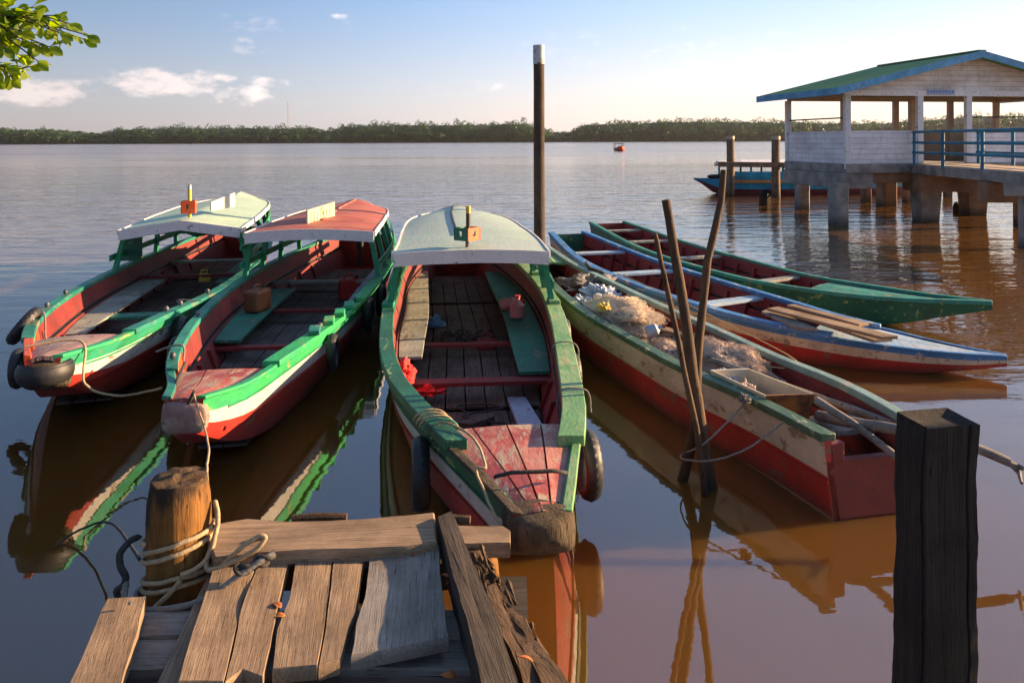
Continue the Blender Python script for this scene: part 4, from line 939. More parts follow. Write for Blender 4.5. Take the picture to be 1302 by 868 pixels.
# boards in boat 5
for k, (a, b, c_, d_, lb_) in enumerate([((975,388),(990,386),(1142,431),(1120,432),'brown plank with a sunlit edge, topmost of the stack in the blue canoe'), ((968,392),(980,388),(1040,421),(1010,419),'short grey plank pointing into the blue canoe beside the stack'),
                                   ((1000,384),(1010,383),(1105,414),(1092,416),'thin brown plank on the far side of the stack in the blue canoe'), ((1040,405),(1052,402),(1135,434),(1110,436),'grey plank under the near side of the stack in the blue canoe')]):
    z_ = [.50,.44,.49,.43][k]; slab('loose_plank', [at(*a,z=z_), at(*b,z=z_), at(*c_,z=z_-.06), at(*d_,z=z_-.06)], z_-.06, z_-.03, m_dock if k in (0,2) else m_polegrey, lb_, 'plank')

# ---------------------------------------------------------------- tyres
t0 = tyre_on(b1, .205, 1, 'black tyre hanging on the sunlit right side of the leftmost boat', .25, 1.08)
tyre_on(b1, .40, 1, 'dark tyre wedged between the leftmost boat and the red roofed boat', .22, 1)
tyre_on(b1, .18, -1, 'black tyre lying over the left rail of the leftmost boat', -.0, .95, tilt=R(38))
tyre_on(b1, .03, -1, 'small black tyre tucked behind the bow of the leftmost boat', .10, .72)
tyre_on(b2, .235, 1, 'small black tyre on the right side of the red roofed boat', .20, .82)
tyre_on(b2, .40, 1, 'black tyre squeezed between the red roofed and the grey roofed boats', .18, .95)
tyre_on(b2, .50, 1, 'black tyre beside the front canopy post of the red roofed boat', .20, .95)
tyre_on(b2, .22, -1, 'black tyre on the left side of the red roofed boat', .16, .85)
tyre_on(b3, .128, -1, 'black tyre hanging low on the left bow of the grey roofed boat', .26, 1.0)
tyre_on(b3, .135, 1, 'black tyre hanging in the water on the right bow of the grey roofed boat', .30, 1.0)
tyre_on(b3, .30, 1, 'black tyre tied halfway along the right side of the grey roofed boat', .19, .85)
tyre_on(b3, .42, 1, 'bluish tyre below the right canopy post of the grey roofed boat', .14, .80)
# ribbed half tyre round the nose of boat 1
mb = MB(); rings = []
for i in range(25):
    a = R(150)+R(250)*i/24; tdir = -b1.T(0); nn = b1.Nn(0); c = b1.C(0)+b1.T(0)*.06
    rad = .155; d2 = tdir*math.cos(a-R(275))+nn*math.sin(a-R(275)); r_ = []
    for k in range(24):
        b_ = 2*math.pi*k/24; rr = .060*(1+.16*(k%2)); r_.append(Vector((c.x+d2.x*(rad+.035*math.cos(b_)), c.y+d2.y*(rad+.035*math.cos(b_)), .655+rr*math.sin(b_))))
    rings.append(r_)
tag(mb.loft(rings).build('tyre_strip', m_black, smooth=True), 'ribbed black tyre strip wrapped round the bow of the leftmost boat', 'tyre', 'tyre fenders hanging on the boats')

# ---------------------------------------------------------------- standing poles and sticks
def post(name, base, topz, r, mat, label, cat, n_=14, lean=(0,0), cap=None, taper=.96, group=None):
    rt = empty(name, (base[0], base[1], 0), label, cat, group)
    pts = [Vector((base[0]+lean[0]*t_, base[1]+lean[1]*t_, -1+(topz+1)*t_)) for t_ in [k/14 for k in range(15)]]
    pts = [p+Vector((mn.noise(p*.7),mn.noise(p*.7+Vector((7,0,0))),0))*r*.15 for p in pts]
    MB().tube(pts, [r*(1-(1-taper)*k/14)*(1+.05*mn.noise(pts[k]*3)) for k in range(15)], n_).build('shaft', mat, rt, smooth=True, ang=40)
    if cap:
        e = pts[-1]; MB().tube([e-Vector((0,0,cap[0])), e+Vector((0,0,.012))], r*taper*1.06, n_).build('painted_top', cap[1], rt, smooth=True, ang=40)
    return rt
post('mooring_pole', (.455,13.0), 3.86, .092, m_pole, 'tall dark pole with a grey painted top behind the grey roofed boat', 'pole', cap=(.30, m_poletop), taper=.98)
b_ = at(929,249,z=0); post('mooring_pile', (b_.x,b_.y), 2.44, .165, m_pile, 'weathered round pile with a pale cap, left of the pair by the pavilion', 'pile', cap=(.12, m_cream))
b_ = at(987,251,z=0); post('mooring_pile', (b_.x,b_.y), 2.42, .17, m_pile, 'weathered round pile with a pale cap beside the pavilion wall', 'pile', cap=(.12, m_cream))
p0 = at(914,209,Y=31.2); p1 = at(1010,210,Y=31.2)
tag(MB().beam(p0, p1, .2, .20).build('cross_beam', m_pile), 'horizontal weathered beam crossing the two round piles', 'beam')
tag(MB().tube([at(973,262,z=-.1)+Vector((0,0,-.5)), at(973,262,z=0)+Vector((0,0,.42)), at(973,262,z=0)+Vector((.02,0,.46))], [.22,.2,.12], 7).build('pile_stump', m_postdark), 'short black stump standing in the water left of the pavilion', 'stump')
tag(MB().tube([at(1218,271,z=-.1)+Vector((0,0,-.5)), at(1218,271,z=0)+Vector((0,0,.24)), at(1218,271,z=0)+Vector((-.08,0,.30))], [.16,.14,.07], 7).build('pile_stump', m_postdark), 'small black stump in the water under the walkway', 'stump')
def stick(px, rad, label, mat=m_stick):
    P_ = [at(x, y, Y=Y) for x, y, Y in px]; P_.insert(0, P_[0]+(P_[0]-P_[1]).normalized()*.7)
    o_ = []
    for a, b in zip(P_, P_[1:]): o_ += [a.lerp(b, t_/4) for t_ in range(4)]
    o_.append(P_[-1]); o_ = [p+Vector((mn.noise(p*3),mn.noise(p*3+Vector((4,0,0))),0))*.010 for p in o_]; n_ = len(o_)
    return tag(MB().tube(o_, [(rad[0]+(rad[1]-rad[0])*k/(n_-1))*(1+.14*mn.noise(o_[k]*7)) for k in range(n_)], 10).build('mooring_stick', mat, smooth=True, ang=60), label, 'stick')
stick([(903,620,5.2),(892,560,5.22),(878,450,5.3),(864,350,5.35),(846,254,5.4)], (.055,.030), 'thickest of the three leaning sticks, flat topped and dark')
stick([(896,618,5.10),(884,540,5.12),(864,440,5.15),(845,350,5.15),(832,297,5.15)], (.024,.016), 'thin stick with a sunlit edge leaning against the thick stick')
stick([(867,615,5.32),(882,540,5.35),(889,440,5.45),(900,330,5.5),(917,255,5.55),(920,216,5.55)], (.040,.022), 'crooked stick leaning to the right, tallest of the three sticks')

# near square post
rt = empty('square_post', (1.19,2.2,.5), 'thick dark square timber post standing in the near right corner', 'post')
mb = MB(); rings = []
ang0 = R(278-270)   # right face normal points to 278 deg
for k in range(90):
    z = -.6+2.115*k/89; w_ = .068+.0035*(1 if k < 17 else 0)*0; r_ = []
    cx, cy = 1.188+.012*(z-1), 2.22
    for (u, v) in [(-1,-1),(-.5,-1),(.0,-1),(.55,-1),(.62,-.93),(.68,-1),(1,-1),(1,0),(1,1),(0,1),(-1,1),(-1,.2),(-1,-.72),(-.93,-.78),(-1,-.84)]:
        d = Vector((u*w_*1.18, v*w_*1.0, 0)); d.rotate(Matrix.Rotation(ang0, 3, 'Z')); p = Vector((cx, cy, z))+d
        p += Vector((mn.noise(p*5), mn.noise(p*5+Vector((9,0,0))), 0))*.010+Vector((mn.noise(p*26), mn.noise(p*26+Vector((9,0,0))), 0))*.003; 
        if k == 89: p.z += .005*mn.noise(p*12)
        r_.append(p)
    rings.append(r_)
top_ = rings[-1]; c_ = sum(top_, Vector())/len(top_); rings.append([p.lerp(c_, .35)-Vector((0,0,.012)) for p in top_])
MB().loft(rings).build('timber', m_postdark, rt, smooth=True, ang=30)

# ---------------------------------------------------------------- bollard
bc = Vector((-1.275, 3.0, 0))
rt = empty('mooring_bollard', (bc.x, bc.y, 0), 'short golden log bollard with a charred top wound with rope', 'bollard')
rings = []
for k in range(22):
    z = -.5+1.52*k/21; r_ = .118*(1-.0*k); 
    if k >= 19: r_ *= [1, .97, .86][k-19]
    rings.append([bc+Vector((math.cos(a)*r_*(1+.05*mn.noise(Vector((math.cos(a)*2,math.sin(a)*2,z*1.5)))), math.sin(a)*r_*(1+.05*mn.noise(Vector((math.cos(a)*2,math.sin(a)*2,z*1.5+5)))), z+ (.02*mn.noise(Vector((math.cos(a)*3,math.sin(a)*3,0))) if k > 18 else 0))) for a in [2*math.pi*i/28 for i in range(28)]])
MB().loft(rings, caps=True).build('log', m_boll, rt, smooth=True, ang=45)
rings = []
for k in range(9):
    r_ = [.110,.103,.09,.075,.055,.04,.025,.012,.003][k]; z = 1.022
    rings.append([bc+Vector((math.cos(a)*r_, math.sin(a)*r_, z+.012+.016*mn.fractal(Vector((math.cos(a)*r_*22,math.sin(a)*r_*22,2)),1,2,4)+.012*(1-r_/.11))) for a in [2*math.pi*i/28 for i in range(28)]])
rings.insert(0, [p-Vector((0,0,.03)) for p in rings[0]])
rings = [[bc+Vector(((p.x-bc.x)*.93,(p.y-bc.y)*.93,p.z-.012)) for p in r_] for r_ in rings]
MB().loft(rings).build('charred_top', m_bolltop, rt, smooth=True, ang=60)
# rope turns round the bollard
def coil(cx, cy, z0, r, turns, rad, mat, label, tiltx=0, tilty=0, ph=0, dz=.03, name='rope_coil'):
    P_ = []
    for k in range(int(turns*26)+1):
        a = ph+2*math.pi*k/26; rr = r*(1+.03*math.sin(a*1.7)); P_.append(Vector((cx+math.cos(a)*rr, cy+math.sin(a)*rr, z0+dz*k/26+tiltx*math.cos(a)+tilty*math.sin(a))))
    return rope(P_, rad, mat, label, name, seg=2, wob=.003)
coil(bc.x, bc.y, .735, .128, 2.6, .0095, m_rope, 'tan rope wound twice round the golden bollard', .035, -.02, .3, .035)
coil(bc.x, bc.y, .62, .133, 2.1, .009, m_rope, 'lower loose turns of tan rope on the bollard', .02, -.03, 1, .03)
coil(bc.x-.01, bc.y, .54, .145, 1.6, .010, m_ropegrey, 'dirty grey rope turn low on the bollard', -.03, -.02, 2, .02)
def bz(dx, dy, z): return Vector((bc.x+dx, bc.y+dy, z))
rope([bz(.06,-.13,.72), bz(.14,-.09,.76), bz(.155,-.03,.86), bz(.13,.02,.92), bz(.15,-.02,.84), bz(.14,-.10,.74), bz(.18,-.12,.74), bz(.26,-.12,.80), bz(.33,-.10,.845), bz(.36,-.10,.84), bz(.32,-.12,.80), bz(.24,-.13,.765), bz(.16,-.14,.74)], .0095, m_rope, 'tan rope knot with a loop lying over the end of the cross board', 'rope_knot')
rope([bz(-.17,-.07,.66), bz(-.1,-.2,.645), bz(.05,-.27,.68), bz(.2,-.27,.715), bz(.34,-.24,.80), bz(.42,-.19,.835)], .0115, m_ropegrey, 'grey rope end lying across the widest jetty plank', 'rope_end')
rope([bz(.30+.10*k/20+.016*math.cos(k*1.6), -.245+.05*k/20+.016*math.sin(k*1.6), .79+.03*k/20+.012*math.sin(k*1.1)) for k in range(21)], .008, m_ropedark, 'frayed dark knot at the end of the grey rope', 'rope_knot', wob=.01, seg=4)
rope([bz(-.16,.02,.80), bz(-.20,-.03,.76), bz(-.18,-.07,.66), bz(-.21,-.05,.60), bz(-.18,-.03,.45)], .013, m_ropedark, 'dark rope bundle at the left of the bollard', 'rope_bundle', wob=.015)
rope([bz(.06,-.13,.70), bz(.0,-.16,.64), bz(-.10,-.16,.54), bz(-.14,-.13,.45)], .010, m_rope, 'golden rope strand slanting down the front of the bollard', 'rope_strand')
# mooring lines
nb2 = b2.p(.02, .0, .76)
rope([b2.p(.0,.06,.75), at(264,560,Y=4.3), at(263,600,Y=3.4), bz(.10,.04,.84)], .006, m_rope, 'thin line running straight down from the red bow to the bollard')
rope([b2.p(.095,-.25,.70), at(222,497,Y=5.2), at(240,512,Y=4.95), b2.p(.0,.06,.76), b2.p(-.01,.10,.62)], .012, m_ropedark, 'dark knotted rope lying over the red foredeck of the red roofed boat')
rope([b1.p(.03,-.2,.78), b1.p(.03,.18,.79), at(108,488,z=.55), at(150,503,z=.42), at(190,497,z=.42), b2.p(.06,-.33,.62)], .009, m_rope, 'tan line sagging from the leftmost bow across to the red bow')
rope([at(50,700,z=.02)-Vector((0,0,.05)), at(96,676,z=.05), at(140,664,z=.25), bz(-.14,-.02,.72)], .007, m_ropedark, 'thin dark line from the water on the left to the bollard')
q_ = .115
rope([b3.p(q_,-b3.hb(q_)-.02,b3.zs(q_)-.02), b3.p(q_,-b3.hb(q_)+.04,b3.zs(q_)+.07), b3.p(.09,-.23,.72), b3.p(.05,-.20,.73), at(606,600,z=.72), b3.p(.0,-.17,.66), at(632,668,Y=3.3)-Vector((0,0,.03)), Vector((-.12,3.12,.55))], .007, m_rope, 'tan line running from the left rail of the grey roofed boat down to the jetty')
for k in range(4):
    q_ = .118+.006*k; P_ = []
    for i in range(9):
        a = math.pi*i/8; P_.append(b3.p(q_, -b3.hb(q_)+.04-.10*math.cos(a), b3.zs(q_)+.02+.06*math.sin(a)))
    rope(P_, .006, m_rope if k else m_teal, 'thin lashing on the left rail of the grey roofed boat, %s' % ['green one nearest the bow','second from the bow','third from the bow','farthest from the bow'][k], 'rail_lashing', seg=3)
for q_, lb_ in ((.30,'white cord lashed over the pale green rail halfway along the grey roofed boat'),(.165,'thin cord across the pale green rail near the foredeck')):
    rope([b3.p(q_, b3.hb(q_)+.08, b3.zs(q_)-.08), b3.p(q_, b3.hb(q_)+.05, b3.zs(q_)+.06), b3.p(q_, b3.hb(q_)-.12, b3.zs(q_)+.065), b3.p(q_+.004, b3.hb(q_)-.13, b3.zs(q_)-.12)], .006, m_ropegrey, lb_, 'rail_lashing')
rope([b3.p(.035,-.17,.74), b3.p(.03,-.10,.775), b3.p(.03,.10,.775), b3.p(.035,.17,.74)], .010, m_ropedark, 'dark rope stretched across the bow of the grey roofed boat', 'bow_rope')
rope([b1.p(.19,-.62,.72), b1.p(.19,-.50,.70), b1.p(.185,-.47,.5), b1.p(.18,-.42,.35)], .009, m_ropegrey, 'thin rope hanging inside the left wall of the leftmost boat', 'hanging_rope')
rope([b1.p(.25,.80,.63), b1.p(.25,.55,.64), b1.p(.25,.84,.45)], .006, m_ropegrey, 'cord lashing on the right rail of the leftmost boat', 'rail_lashing')
rope([b2.p(.155,-.62,.64), b2.p(.155,-.42,.68), b2.p(.15,-.40,.5), b2.p(.15,-.36,.3)], .009, m_ropegrey, 'knotted rope hanging inside the left wall of the red roofed boat', 'hanging_rope')
# ties from sticks to boat 4
s1 = at(875,600,Y=5.15); 
rope([at(948,512,z=.50), at(900,560,Y=5.1), at(872,575,Y=5.25)], .006, m_ropegrey, 'thin line from the sticks up to the knot on the cream canoe rail')
rope([at(997,536,z=.50), at(950,570,Y=4.95), at(905,585,Y=5.0), at(872,584,Y=5.15), at(866,578,Y=5.35), at(885,572,Y=5.45)], .006, m_ropegrey, 'thin line looped round the sticks and tied farther along the cream canoe rail')
cloth('rope_knot', at(947,510,z=.52), (.035,.05,.035), m_ropegrey, 'fuzzy grey knot on the near rail of the cream canoe', 'knot', .6, 8, 3)
rope([b5.p(.52,-b5.hb(.52)-.02,.42), b5.p(.52,-b5.hb(.52)+.05,.50), at(1000,450,z=.46), at(966,466,z=.46)], .006, m_rope, 'thin line tying the blue canoe to the cream canoe')
rope([at(745,335,z=.6), at(752,342,z=.6), at(768,348,z=.55), at(764,360,z=.5)], .022, m_ropedark, 'dark rope bundle hanging over the blue rail near the pole', 'rope_bundle', wob=.02)

for m_ in (m_pile, m_pole, m_stick): dirty(m_, .0, .35, (.012,.010,.007,1))
# ================================================================ jetty
jt = empty('wooden_jetty', (-.55,2.7,0), 'old plank jetty in the left foreground', 'jetty')
def plank(px, z, th, mat, label, parent=jt, name='deck_plank', n=10, rough=.006, seed=0, crown=0, warp=.012):
    """traced outline -> subdivided, wavy edged slab lying at height z"""
    P_ = [at(x, y, z=z) for x, y in px]; o_ = []
    for i, a in enumerate(P_):
        b = P_[(i+1) % len(P_)]; k = max(1, int((b-a).length/.05))
        for j in range(k):
            p = a.lerp(b, j/k)
            if j: p += Vector((mn.noise(p*9+Vector((seed,0,0))), mn.noise(p*9+Vector((0,seed,0))), 0))*rough
            o_.append(p)
    # principal direction
    c = sum(o_, Vector())/len(o_); sxx = sum((p.x-c.x)**2 for p in o_); syy = sum((p.y-c.y)**2 for p in o_); sxy = sum((p.x-c.x)*(p.y-c.y) for p in o_)
    ang = .5*math.atan2(2*sxy, sxx-syy); ax = Vector((math.cos(ang), math.sin(ang), 0)); ay = Vector((-ax.y, ax.x, 0))
    def zz(p, base):
        d = p-c; u = d.dot(ax); v = d.dot(ay); return base + warp*mn.noise(Vector((u*2.5+seed, v*3, 0)))
    def ring(f, base): return [Vector((c.x+(p.x-c.x)*f, c.y+(p.y-c.y)*f, zz(c+(p-c)*f, base))) for p in o_]
    rings = [ring(.02, z-th), ring(.99, z-th), ring(1.0, z-th*.5), ring(.995, z-.006), ring(.98, z), ring(.8, z), ring(.5, z+.002), ring(.02, z)]
    mb = MB().loft(rings, True, True)
    loc = Matrix.Translation(c) @ Matrix.Rotation(ang, 4, 'Z')
    o = mb.build(name, mat, parent, smooth=True, ang=40, local=loc)
    if label: o['label'] = label
    return o
Z = .74
plank([(137,761),(186,759),(176,800),(160,845),(150,880),(80,884)], Z-.01, .045, m_dock, 'sunlit plank at the left edge', seed=1)
plank([(258,742),(275,706),(300,706),(262,800),(236,884),(192,884)], Z-.03, .04, m_dock, None, seed=2)
plank([(276,704),(330,704),(310,760),(300,800),(284,866),(226,868)], Z+.010, .045, m_dock, None, seed=3, rough=.004)
plank([(332,704),(369,702),(361,735),(354,765),(340,832),(334,859),(308,850),(286,866),(302,800),(312,760)], Z+.008, .045, m_dock, None, seed=3.5, rough=.006)
plank([(379,700),(424,700),(419,745),(413,790),(403,846),(346,849),(352,800),(368,762)], Z+.005, .045, m_dock, None, seed=4, rough=.003)
plank([(426,700),(464,700),(458,735),(452,775),(442,800),(432,838),(405,846),(415,790),(421,745)], Z+.003, .045, m_dock, None, seed=4, rough=.003)
plank([(471,700),(558,694),(560,730),(564,763),(571,812),(446,832),(452,790),(463,757)], Z+.012, .045, m_dockgrey, 'broad smooth grey plank', seed=6, rough=.004)
plank([(256,670),(313,661),(365,664),(420,663),(470,660),(553,650),(556,687),(520,693),(450,697),(380,698),(330,700),(272,706)], Z+.055, .05, m_dock, 'cross board nailed over the far ends of the planks', name='cross_board', seed=7, rough=.004)
plank([(573,668),(640,668),(649,674),(649,690),(580,690)], Z-.02, .06, m_dock, None, name='end_board', seed=8)
# cross beams below
for k, (px, z_, m__) in enumerate([([(140,776),(600,776),(600,806),(140,806)], Z-.06, m_dockgrey), ([(120,812),(640,812),(640,850),(110,850)], Z-.075, m_dockgrey), ([(90,868),(700,868),(700,905),(80,905)], Z-.07, m_dockdark),
                                    ([(250,700),(600,697),(600,720),(245,722)], Z-.065, m_dockdark)]):
    plank(px, z_, .09, m__, None, name='bearer', seed=20+k)
# dark stringers and piles carrying it
for x0 in (-1.15, -.55, .0):
    MB().beam((x0,1.9,Z-.22), (x0,3.1,Z-.22), .10, .13).build('stringer', m_dockdark, jt)
for x0, y0 in ((-1.0,2.4),(-.1,2.4),(-.75,3.0)):
    MB().tube([(x0,y0,-.8),(x0,y0,Z-.26)], .08, 12).build('pile', m_dockdark, jt, smooth=True)
# long squared timber and rotten log at the right edge
def bevelled_beam(px, z, th, mat, name, label, parent=None, seed=0): 
    o = plank(px, z, th, mat, None, parent, name, seed=seed, rough=.006, warp=.02)
    return o
o = plank([(556,656),(573,649),(583,668),(592,690),(612,735),(634,790),(664,884),(616,884),(596,800),(574,722)], Z+.075, .12, m_dockdark, None, None, 'edge_timber', seed=31, rough=.005)
tag(o, 'long dark squared timber laid along the right edge of the jetty', 'timber')
c0 = at(596,690,z=.66); c1 = at(705,884,z=.66)
lg = empty('rotten_log', (c0+c1)/2-Vector((0,0,.1)), 'crumbling rotten brown log lying beside the dark timber', 'log')
plank([(590,690),(603,686),(616,712),(634,738),(650,772),(672,806),(690,838),(712,884),(655,884),(632,800),(606,735)], .70, .12, m_rot, None, lg, 'split_wood', seed=41, rough=.022, warp=.05)
plank([(640,790),(652,768),(668,800),(684,806),(700,838),(730,884),(690,884),(664,836)], .735, .07, m_rot, None, lg, 'split_wood', seed=43, rough=.028, warp=.06)
plank([(618,742),(630,735),(652,790),(690,860),(700,884),(676,884),(640,812)], .755, .05, m_rot, None, lg, 'split_wood', seed=47, rough=.020, warp=.05)
rg = random.Random(12); mb = MB()
for k in range(110):
    t_ = rg.uniform(.08,1); d = (c1-c0).normalized(); s_ = Vector((-d.y, d.x, 0))*-1
    c = c0.lerp(c1, t_)+s_*rg.uniform(-.035,.06)*(.4+t_)+Vector((0,0,rg.uniform(.015,.06))); dd = d*rg.choice((-1,1))+Vector((rg.uniform(-.12,.12), rg.uniform(-.12,.12), rg.uniform(-.06,.06))); dd.normalize(); L0 = rg.uniform(.02,.11); w0 = rg.uniform(.003,.014)
    e = c+dd*L0; sd0 = dd.cross(Vector((0,0,1))).normalized()*w0
    mb.add([c-sd0, c+sd0, c+Vector((0,0,w0)), e], [(0,1,3),(1,2,3),(2,0,3),(0,2,1)])
sp_ = mb.build('splinters', m_rot, lg); tag(sp_, kind='stuff')

# pile end beside the jetty
pe = Vector((at(611,712,z=.60).x, at(611,712,z=.60).y, 0))
rt = empty('jetty_pile', pe, 'round mossy pile end lit golden at the right of the jetty', 'pile')
MB().tube([pe+Vector((0,0,z)) for z in (-.6,0,.3,.52,.60,.625)], [.075,.075,.077,.078,.07,.05], 18).build('log', m_boll, rt, smooth=True, ang=50)
MB().tube([pe+Vector((0,0,.62)), pe+Vector((0,0,.632))], [.052,.03], 14).build('mossy_top', m_rot, rt, smooth=True)
a, b = at(372,660,z=.70), at(441,658,z=.70); tag(MB().tube([a, a.lerp(b,.5)+Vector((0,0,.004)), b], [.020,.022,.019], 10).build('driftwood_stick', m_stick, smooth=True), 'short grey round stick behind the far edge of the jetty', 'stick')
a, b = at(575,660,z=.70), at(598,661,z=.70); tag(MB().tube([a, b], [.022,.020], 9).build('driftwood_stick', m_stick, smooth=True), 'small log stub behind the right end of the cross board', 'log')
# fallen leaves
m_fall = leafmat('fallen_leaf', (.28,.06,.02,1), (.55,.22,.05,1), 8, .2)
LV = [(288,712,Z+.02,0,'reddish fallen leaf beside the bollard on the widest plank'),(354,766,Z+.01,1,'orange leaf caught between two planks left of the middle'),(351,785,Z,2,'second orange leaf lower in the same gap between planks'),(490,701,Z+.025,0,'pinkish brown leaf under the cross board'),(527,698,Z+.025,0,'orange brown leaf at the far end of the broad grey plank'),
      (567,730,Z+.0,2,'yellow leaf beside the long dark timber'),(572,743,Z-.02,1,'tan leaf low beside the dark timber'),(328,684,Z+.065,0,'small red leaf on the cross board'),(568,858,Z-.05,0,'large tan leaf at the bottom of the jetty'),(665,834,Z+.06,0,'yellow leaf on the rotten log')]
rg = random.Random(8)
for x, y, z, t_, lb_ in LV:
    p = at(x, y, z=z); mb = MB(); leaf(mb, p-Vector((.02,0,0)), Vector((rg.uniform(.3,1), rg.uniform(-.6,.6), .15*t_)), Vector((rg.uniform(-.4,.4), rg.uniform(-.4,.4), 1)).normalized(), .05, .026)
    o = mb.build('fallen_leaf', m_fall, smooth=True); o.modifiers.new('s','SOLIDIFY').thickness = .0015; tag(o, lb_, 'leaf', 'fallen leaves on the jetty')
# iron nails
for x, y in ((300,716),(330,712),(392,708),(440,706),(490,708),(540,704),(165,768)):
    p = at(x, y, z=Z+.01); MB().tube([p, p+Vector((0,0,.008))], .005, 8).build('nail', m_bolt, jt)

# ================================================================ pavilion on piles
O = Vector((9.16, 21.5, 0)); U = Vector((math.cos(R(10)), math.sin(R(10)), 0)); W = Vector((-U.y, U.x, 0))
def L_(u, v, z): return O+U*u+W*v+Vector((0,0,z))
pv = empty('pavilion', L_(3.7,1.7,0), 'white open sided boarded pavilion with green roof on concrete piles', 'pavilion')
m_boards = newmat('white_boards')[0]
def boardmat(name, col, dirt, vert=True):
    m, t, P, n, l = newmat(name)
    co = n('ShaderNodeTexCoord'); sx = n('ShaderNodeSeparateXYZ'); l(co.outputs['Object'], sx.inputs[0])
    mm = n('ShaderNodeMath'); mm.operation = 'MULTIPLY'; mm.inputs[1].default_value = 1/.145; l(sx.outputs[2], mm.inputs[0])
    fr = n('ShaderNodeMath'); fr.operation = 'FRACT'; l(mm.outputs[0], fr.inputs[0])
    gr = ramp(n, .0, .14, (.45,.42,.42,1), (1,1,1,1)); l(fr.outputs[0], gr.inputs[0])
    a = tnoise(t, n, l, 1.2, 8, .7, (1,1,2.2)); r1 = ramp(n, .36, .60, dirt, col); l(a, r1.inputs[0])
    b = tnoise(t, n, l, 5, 6, .7, (2.5,2.5,.5)); r2 = ramp(n, .36, .48, (.45,.42,.42,1), (1,1,1,1)); l(b, r2.inputs[0])
    x1 = n('ShaderNodeMixRGB'); x1.blend_type = 'MULTIPLY'; x1.inputs[0].default_value = 1; l(r1.outputs[0], x1.inputs[1]); l(gr.outputs[0], x1.inputs[2])
    x2 = n('ShaderNodeMixRGB'); x2.blend_type = 'MULTIPLY'; x2.inputs[0].default_value = .3; l(x1.outputs[0], x2.inputs[1]); l(r2.outputs[0], x2.inputs[2])
    l(x2.outputs[0], P.inputs['Base Color']); P.inputs['Roughness'].default_value = .65
    bp = n('ShaderNodeBump'); bp.inputs['Distance'].default_value = .02; bp.inputs['Strength'].default_value = .7; l(fr.outputs[0], bp.inputs['Height']); l(bp.outputs[0], P.inputs['Normal'])
    return m
m_boards = boardmat('white_boards', (.80,.79,.83,1), (.58,.55,.58,1))
m_gable = boardmat('gable_boards', (.76,.71,.69,1), (.52,.44,.40,1))
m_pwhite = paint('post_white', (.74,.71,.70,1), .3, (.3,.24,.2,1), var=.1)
m_ptan = paint('inner_sunlit_tan', (.50,.33,.22,1), .3, (.3,.2,.13,1), var=.15)  # warm sunlight on the back posts is put into this tan
m_conc = plain('old_concrete', (.13,.115,.105,1), (.34,.31,.29,1), 2.4, .9, .7)
m_concb = plain('stained_concrete', (.10,.055,.03,1), (.26,.15,.09,1), 2, .9, .7)
m_trim = paint('blue_trim', (.07,.28,.48,1), .4, (.3,.4,.5,1))
m_railb = paint('blue_rail', (.010,.16,.28,1), .3, (.1,.17,.2,1))
def rooftex():
    m, t, P, n, l = newmat('green_roof_sheet')
    a = tnoise(t, n, l, 1.3, 6, .6); r1 = ramp(n, .3, .7, (.07,.18,.045,1), (.14,.28,.08,1)); l(a, r1.inputs[0]); l(r1.outputs[0], P.inputs['Base Color']); P.inputs['Roughness'].default_value = .6; return m
m_roof = rooftex()
DK = 1.63; EA = 3.50; WD = 7.4; DP = 3.1; RX = 3.72
# floor slab, skirting beam
MB().prism([L_(-.08,-.10,0)[:2], L_(WD+.1,-.10,0)[:2], L_(WD+.1,DP+.1,0)[:2], L_(-.08,DP+.1,0)[:2]], DK-.26, DK-.002).build('floor_slab', m_conc, pv, bevel=.02)
mb = MB(); mb.beam(L_(-.02,-.02,DK-.47), L_(-.02,DP+.02,DK-.47), .30, .42); mb.beam(L_(-.18,.12,DK-.47), L_(.75,.12,DK-.47), .36, .43); mb.build('edge_beam', m_conc, pv, bevel=.03)
MB().beam(L_(.76,.15,DK-.40), L_(WD,.15,DK-.40), .30, .27).build('inner_beam', m_concb, pv, bevel=.02)
MB().beam(L_(0,DP-.1,DK-.42), L_(WD,DP-.1,DK-.42), .3, .3).build('inner_beam', m_concb, pv)
# low boarded walls
def wall(a, b, z0, z1, mat, name='low_wall', th=.07): return MB().beam(Vector((a.x,a.y,(z0+z1)/2)), Vector((b.x,b.y,(z0+z1)/2)), th, z1-z0).build(name, mat, pv)
LW = DK+.90
wall(L_(0,.08,0), L_(0,DP-.08,0), DK, LW, m_boards); wall(L_(.08,0,0), L_(2.14,0,0), DK, LW, m_boards); wall(L_(3.80,0,0), L_(WD,0,0), DK, LW, m_boards)
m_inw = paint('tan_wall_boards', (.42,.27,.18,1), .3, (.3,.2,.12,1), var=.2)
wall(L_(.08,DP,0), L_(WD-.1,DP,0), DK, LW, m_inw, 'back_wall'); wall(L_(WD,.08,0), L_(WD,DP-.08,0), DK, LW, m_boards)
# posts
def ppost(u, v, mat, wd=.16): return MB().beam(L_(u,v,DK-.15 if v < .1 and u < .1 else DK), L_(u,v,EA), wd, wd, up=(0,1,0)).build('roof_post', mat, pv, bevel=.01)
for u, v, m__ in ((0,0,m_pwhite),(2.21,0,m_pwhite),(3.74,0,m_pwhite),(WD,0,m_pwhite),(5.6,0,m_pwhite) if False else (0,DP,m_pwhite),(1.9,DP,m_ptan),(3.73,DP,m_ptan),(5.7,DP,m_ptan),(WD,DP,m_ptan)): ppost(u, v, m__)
ppost(3.45, DP-1.2, m_ptan, .22)
# ring beam
for a, b in (((-.1,0),(WD+.1,0)), ((0,DP),(WD,DP)), ((0,.1),(0,DP-.1)), ((WD,.1),(WD,DP-.1))):
    MB().beam(L_(*a,EA+.07), L_(*b,EA+.07), .12, .15).build('wall_plate', m_pwhite if a[1] == 0 else m_ptan, pv)
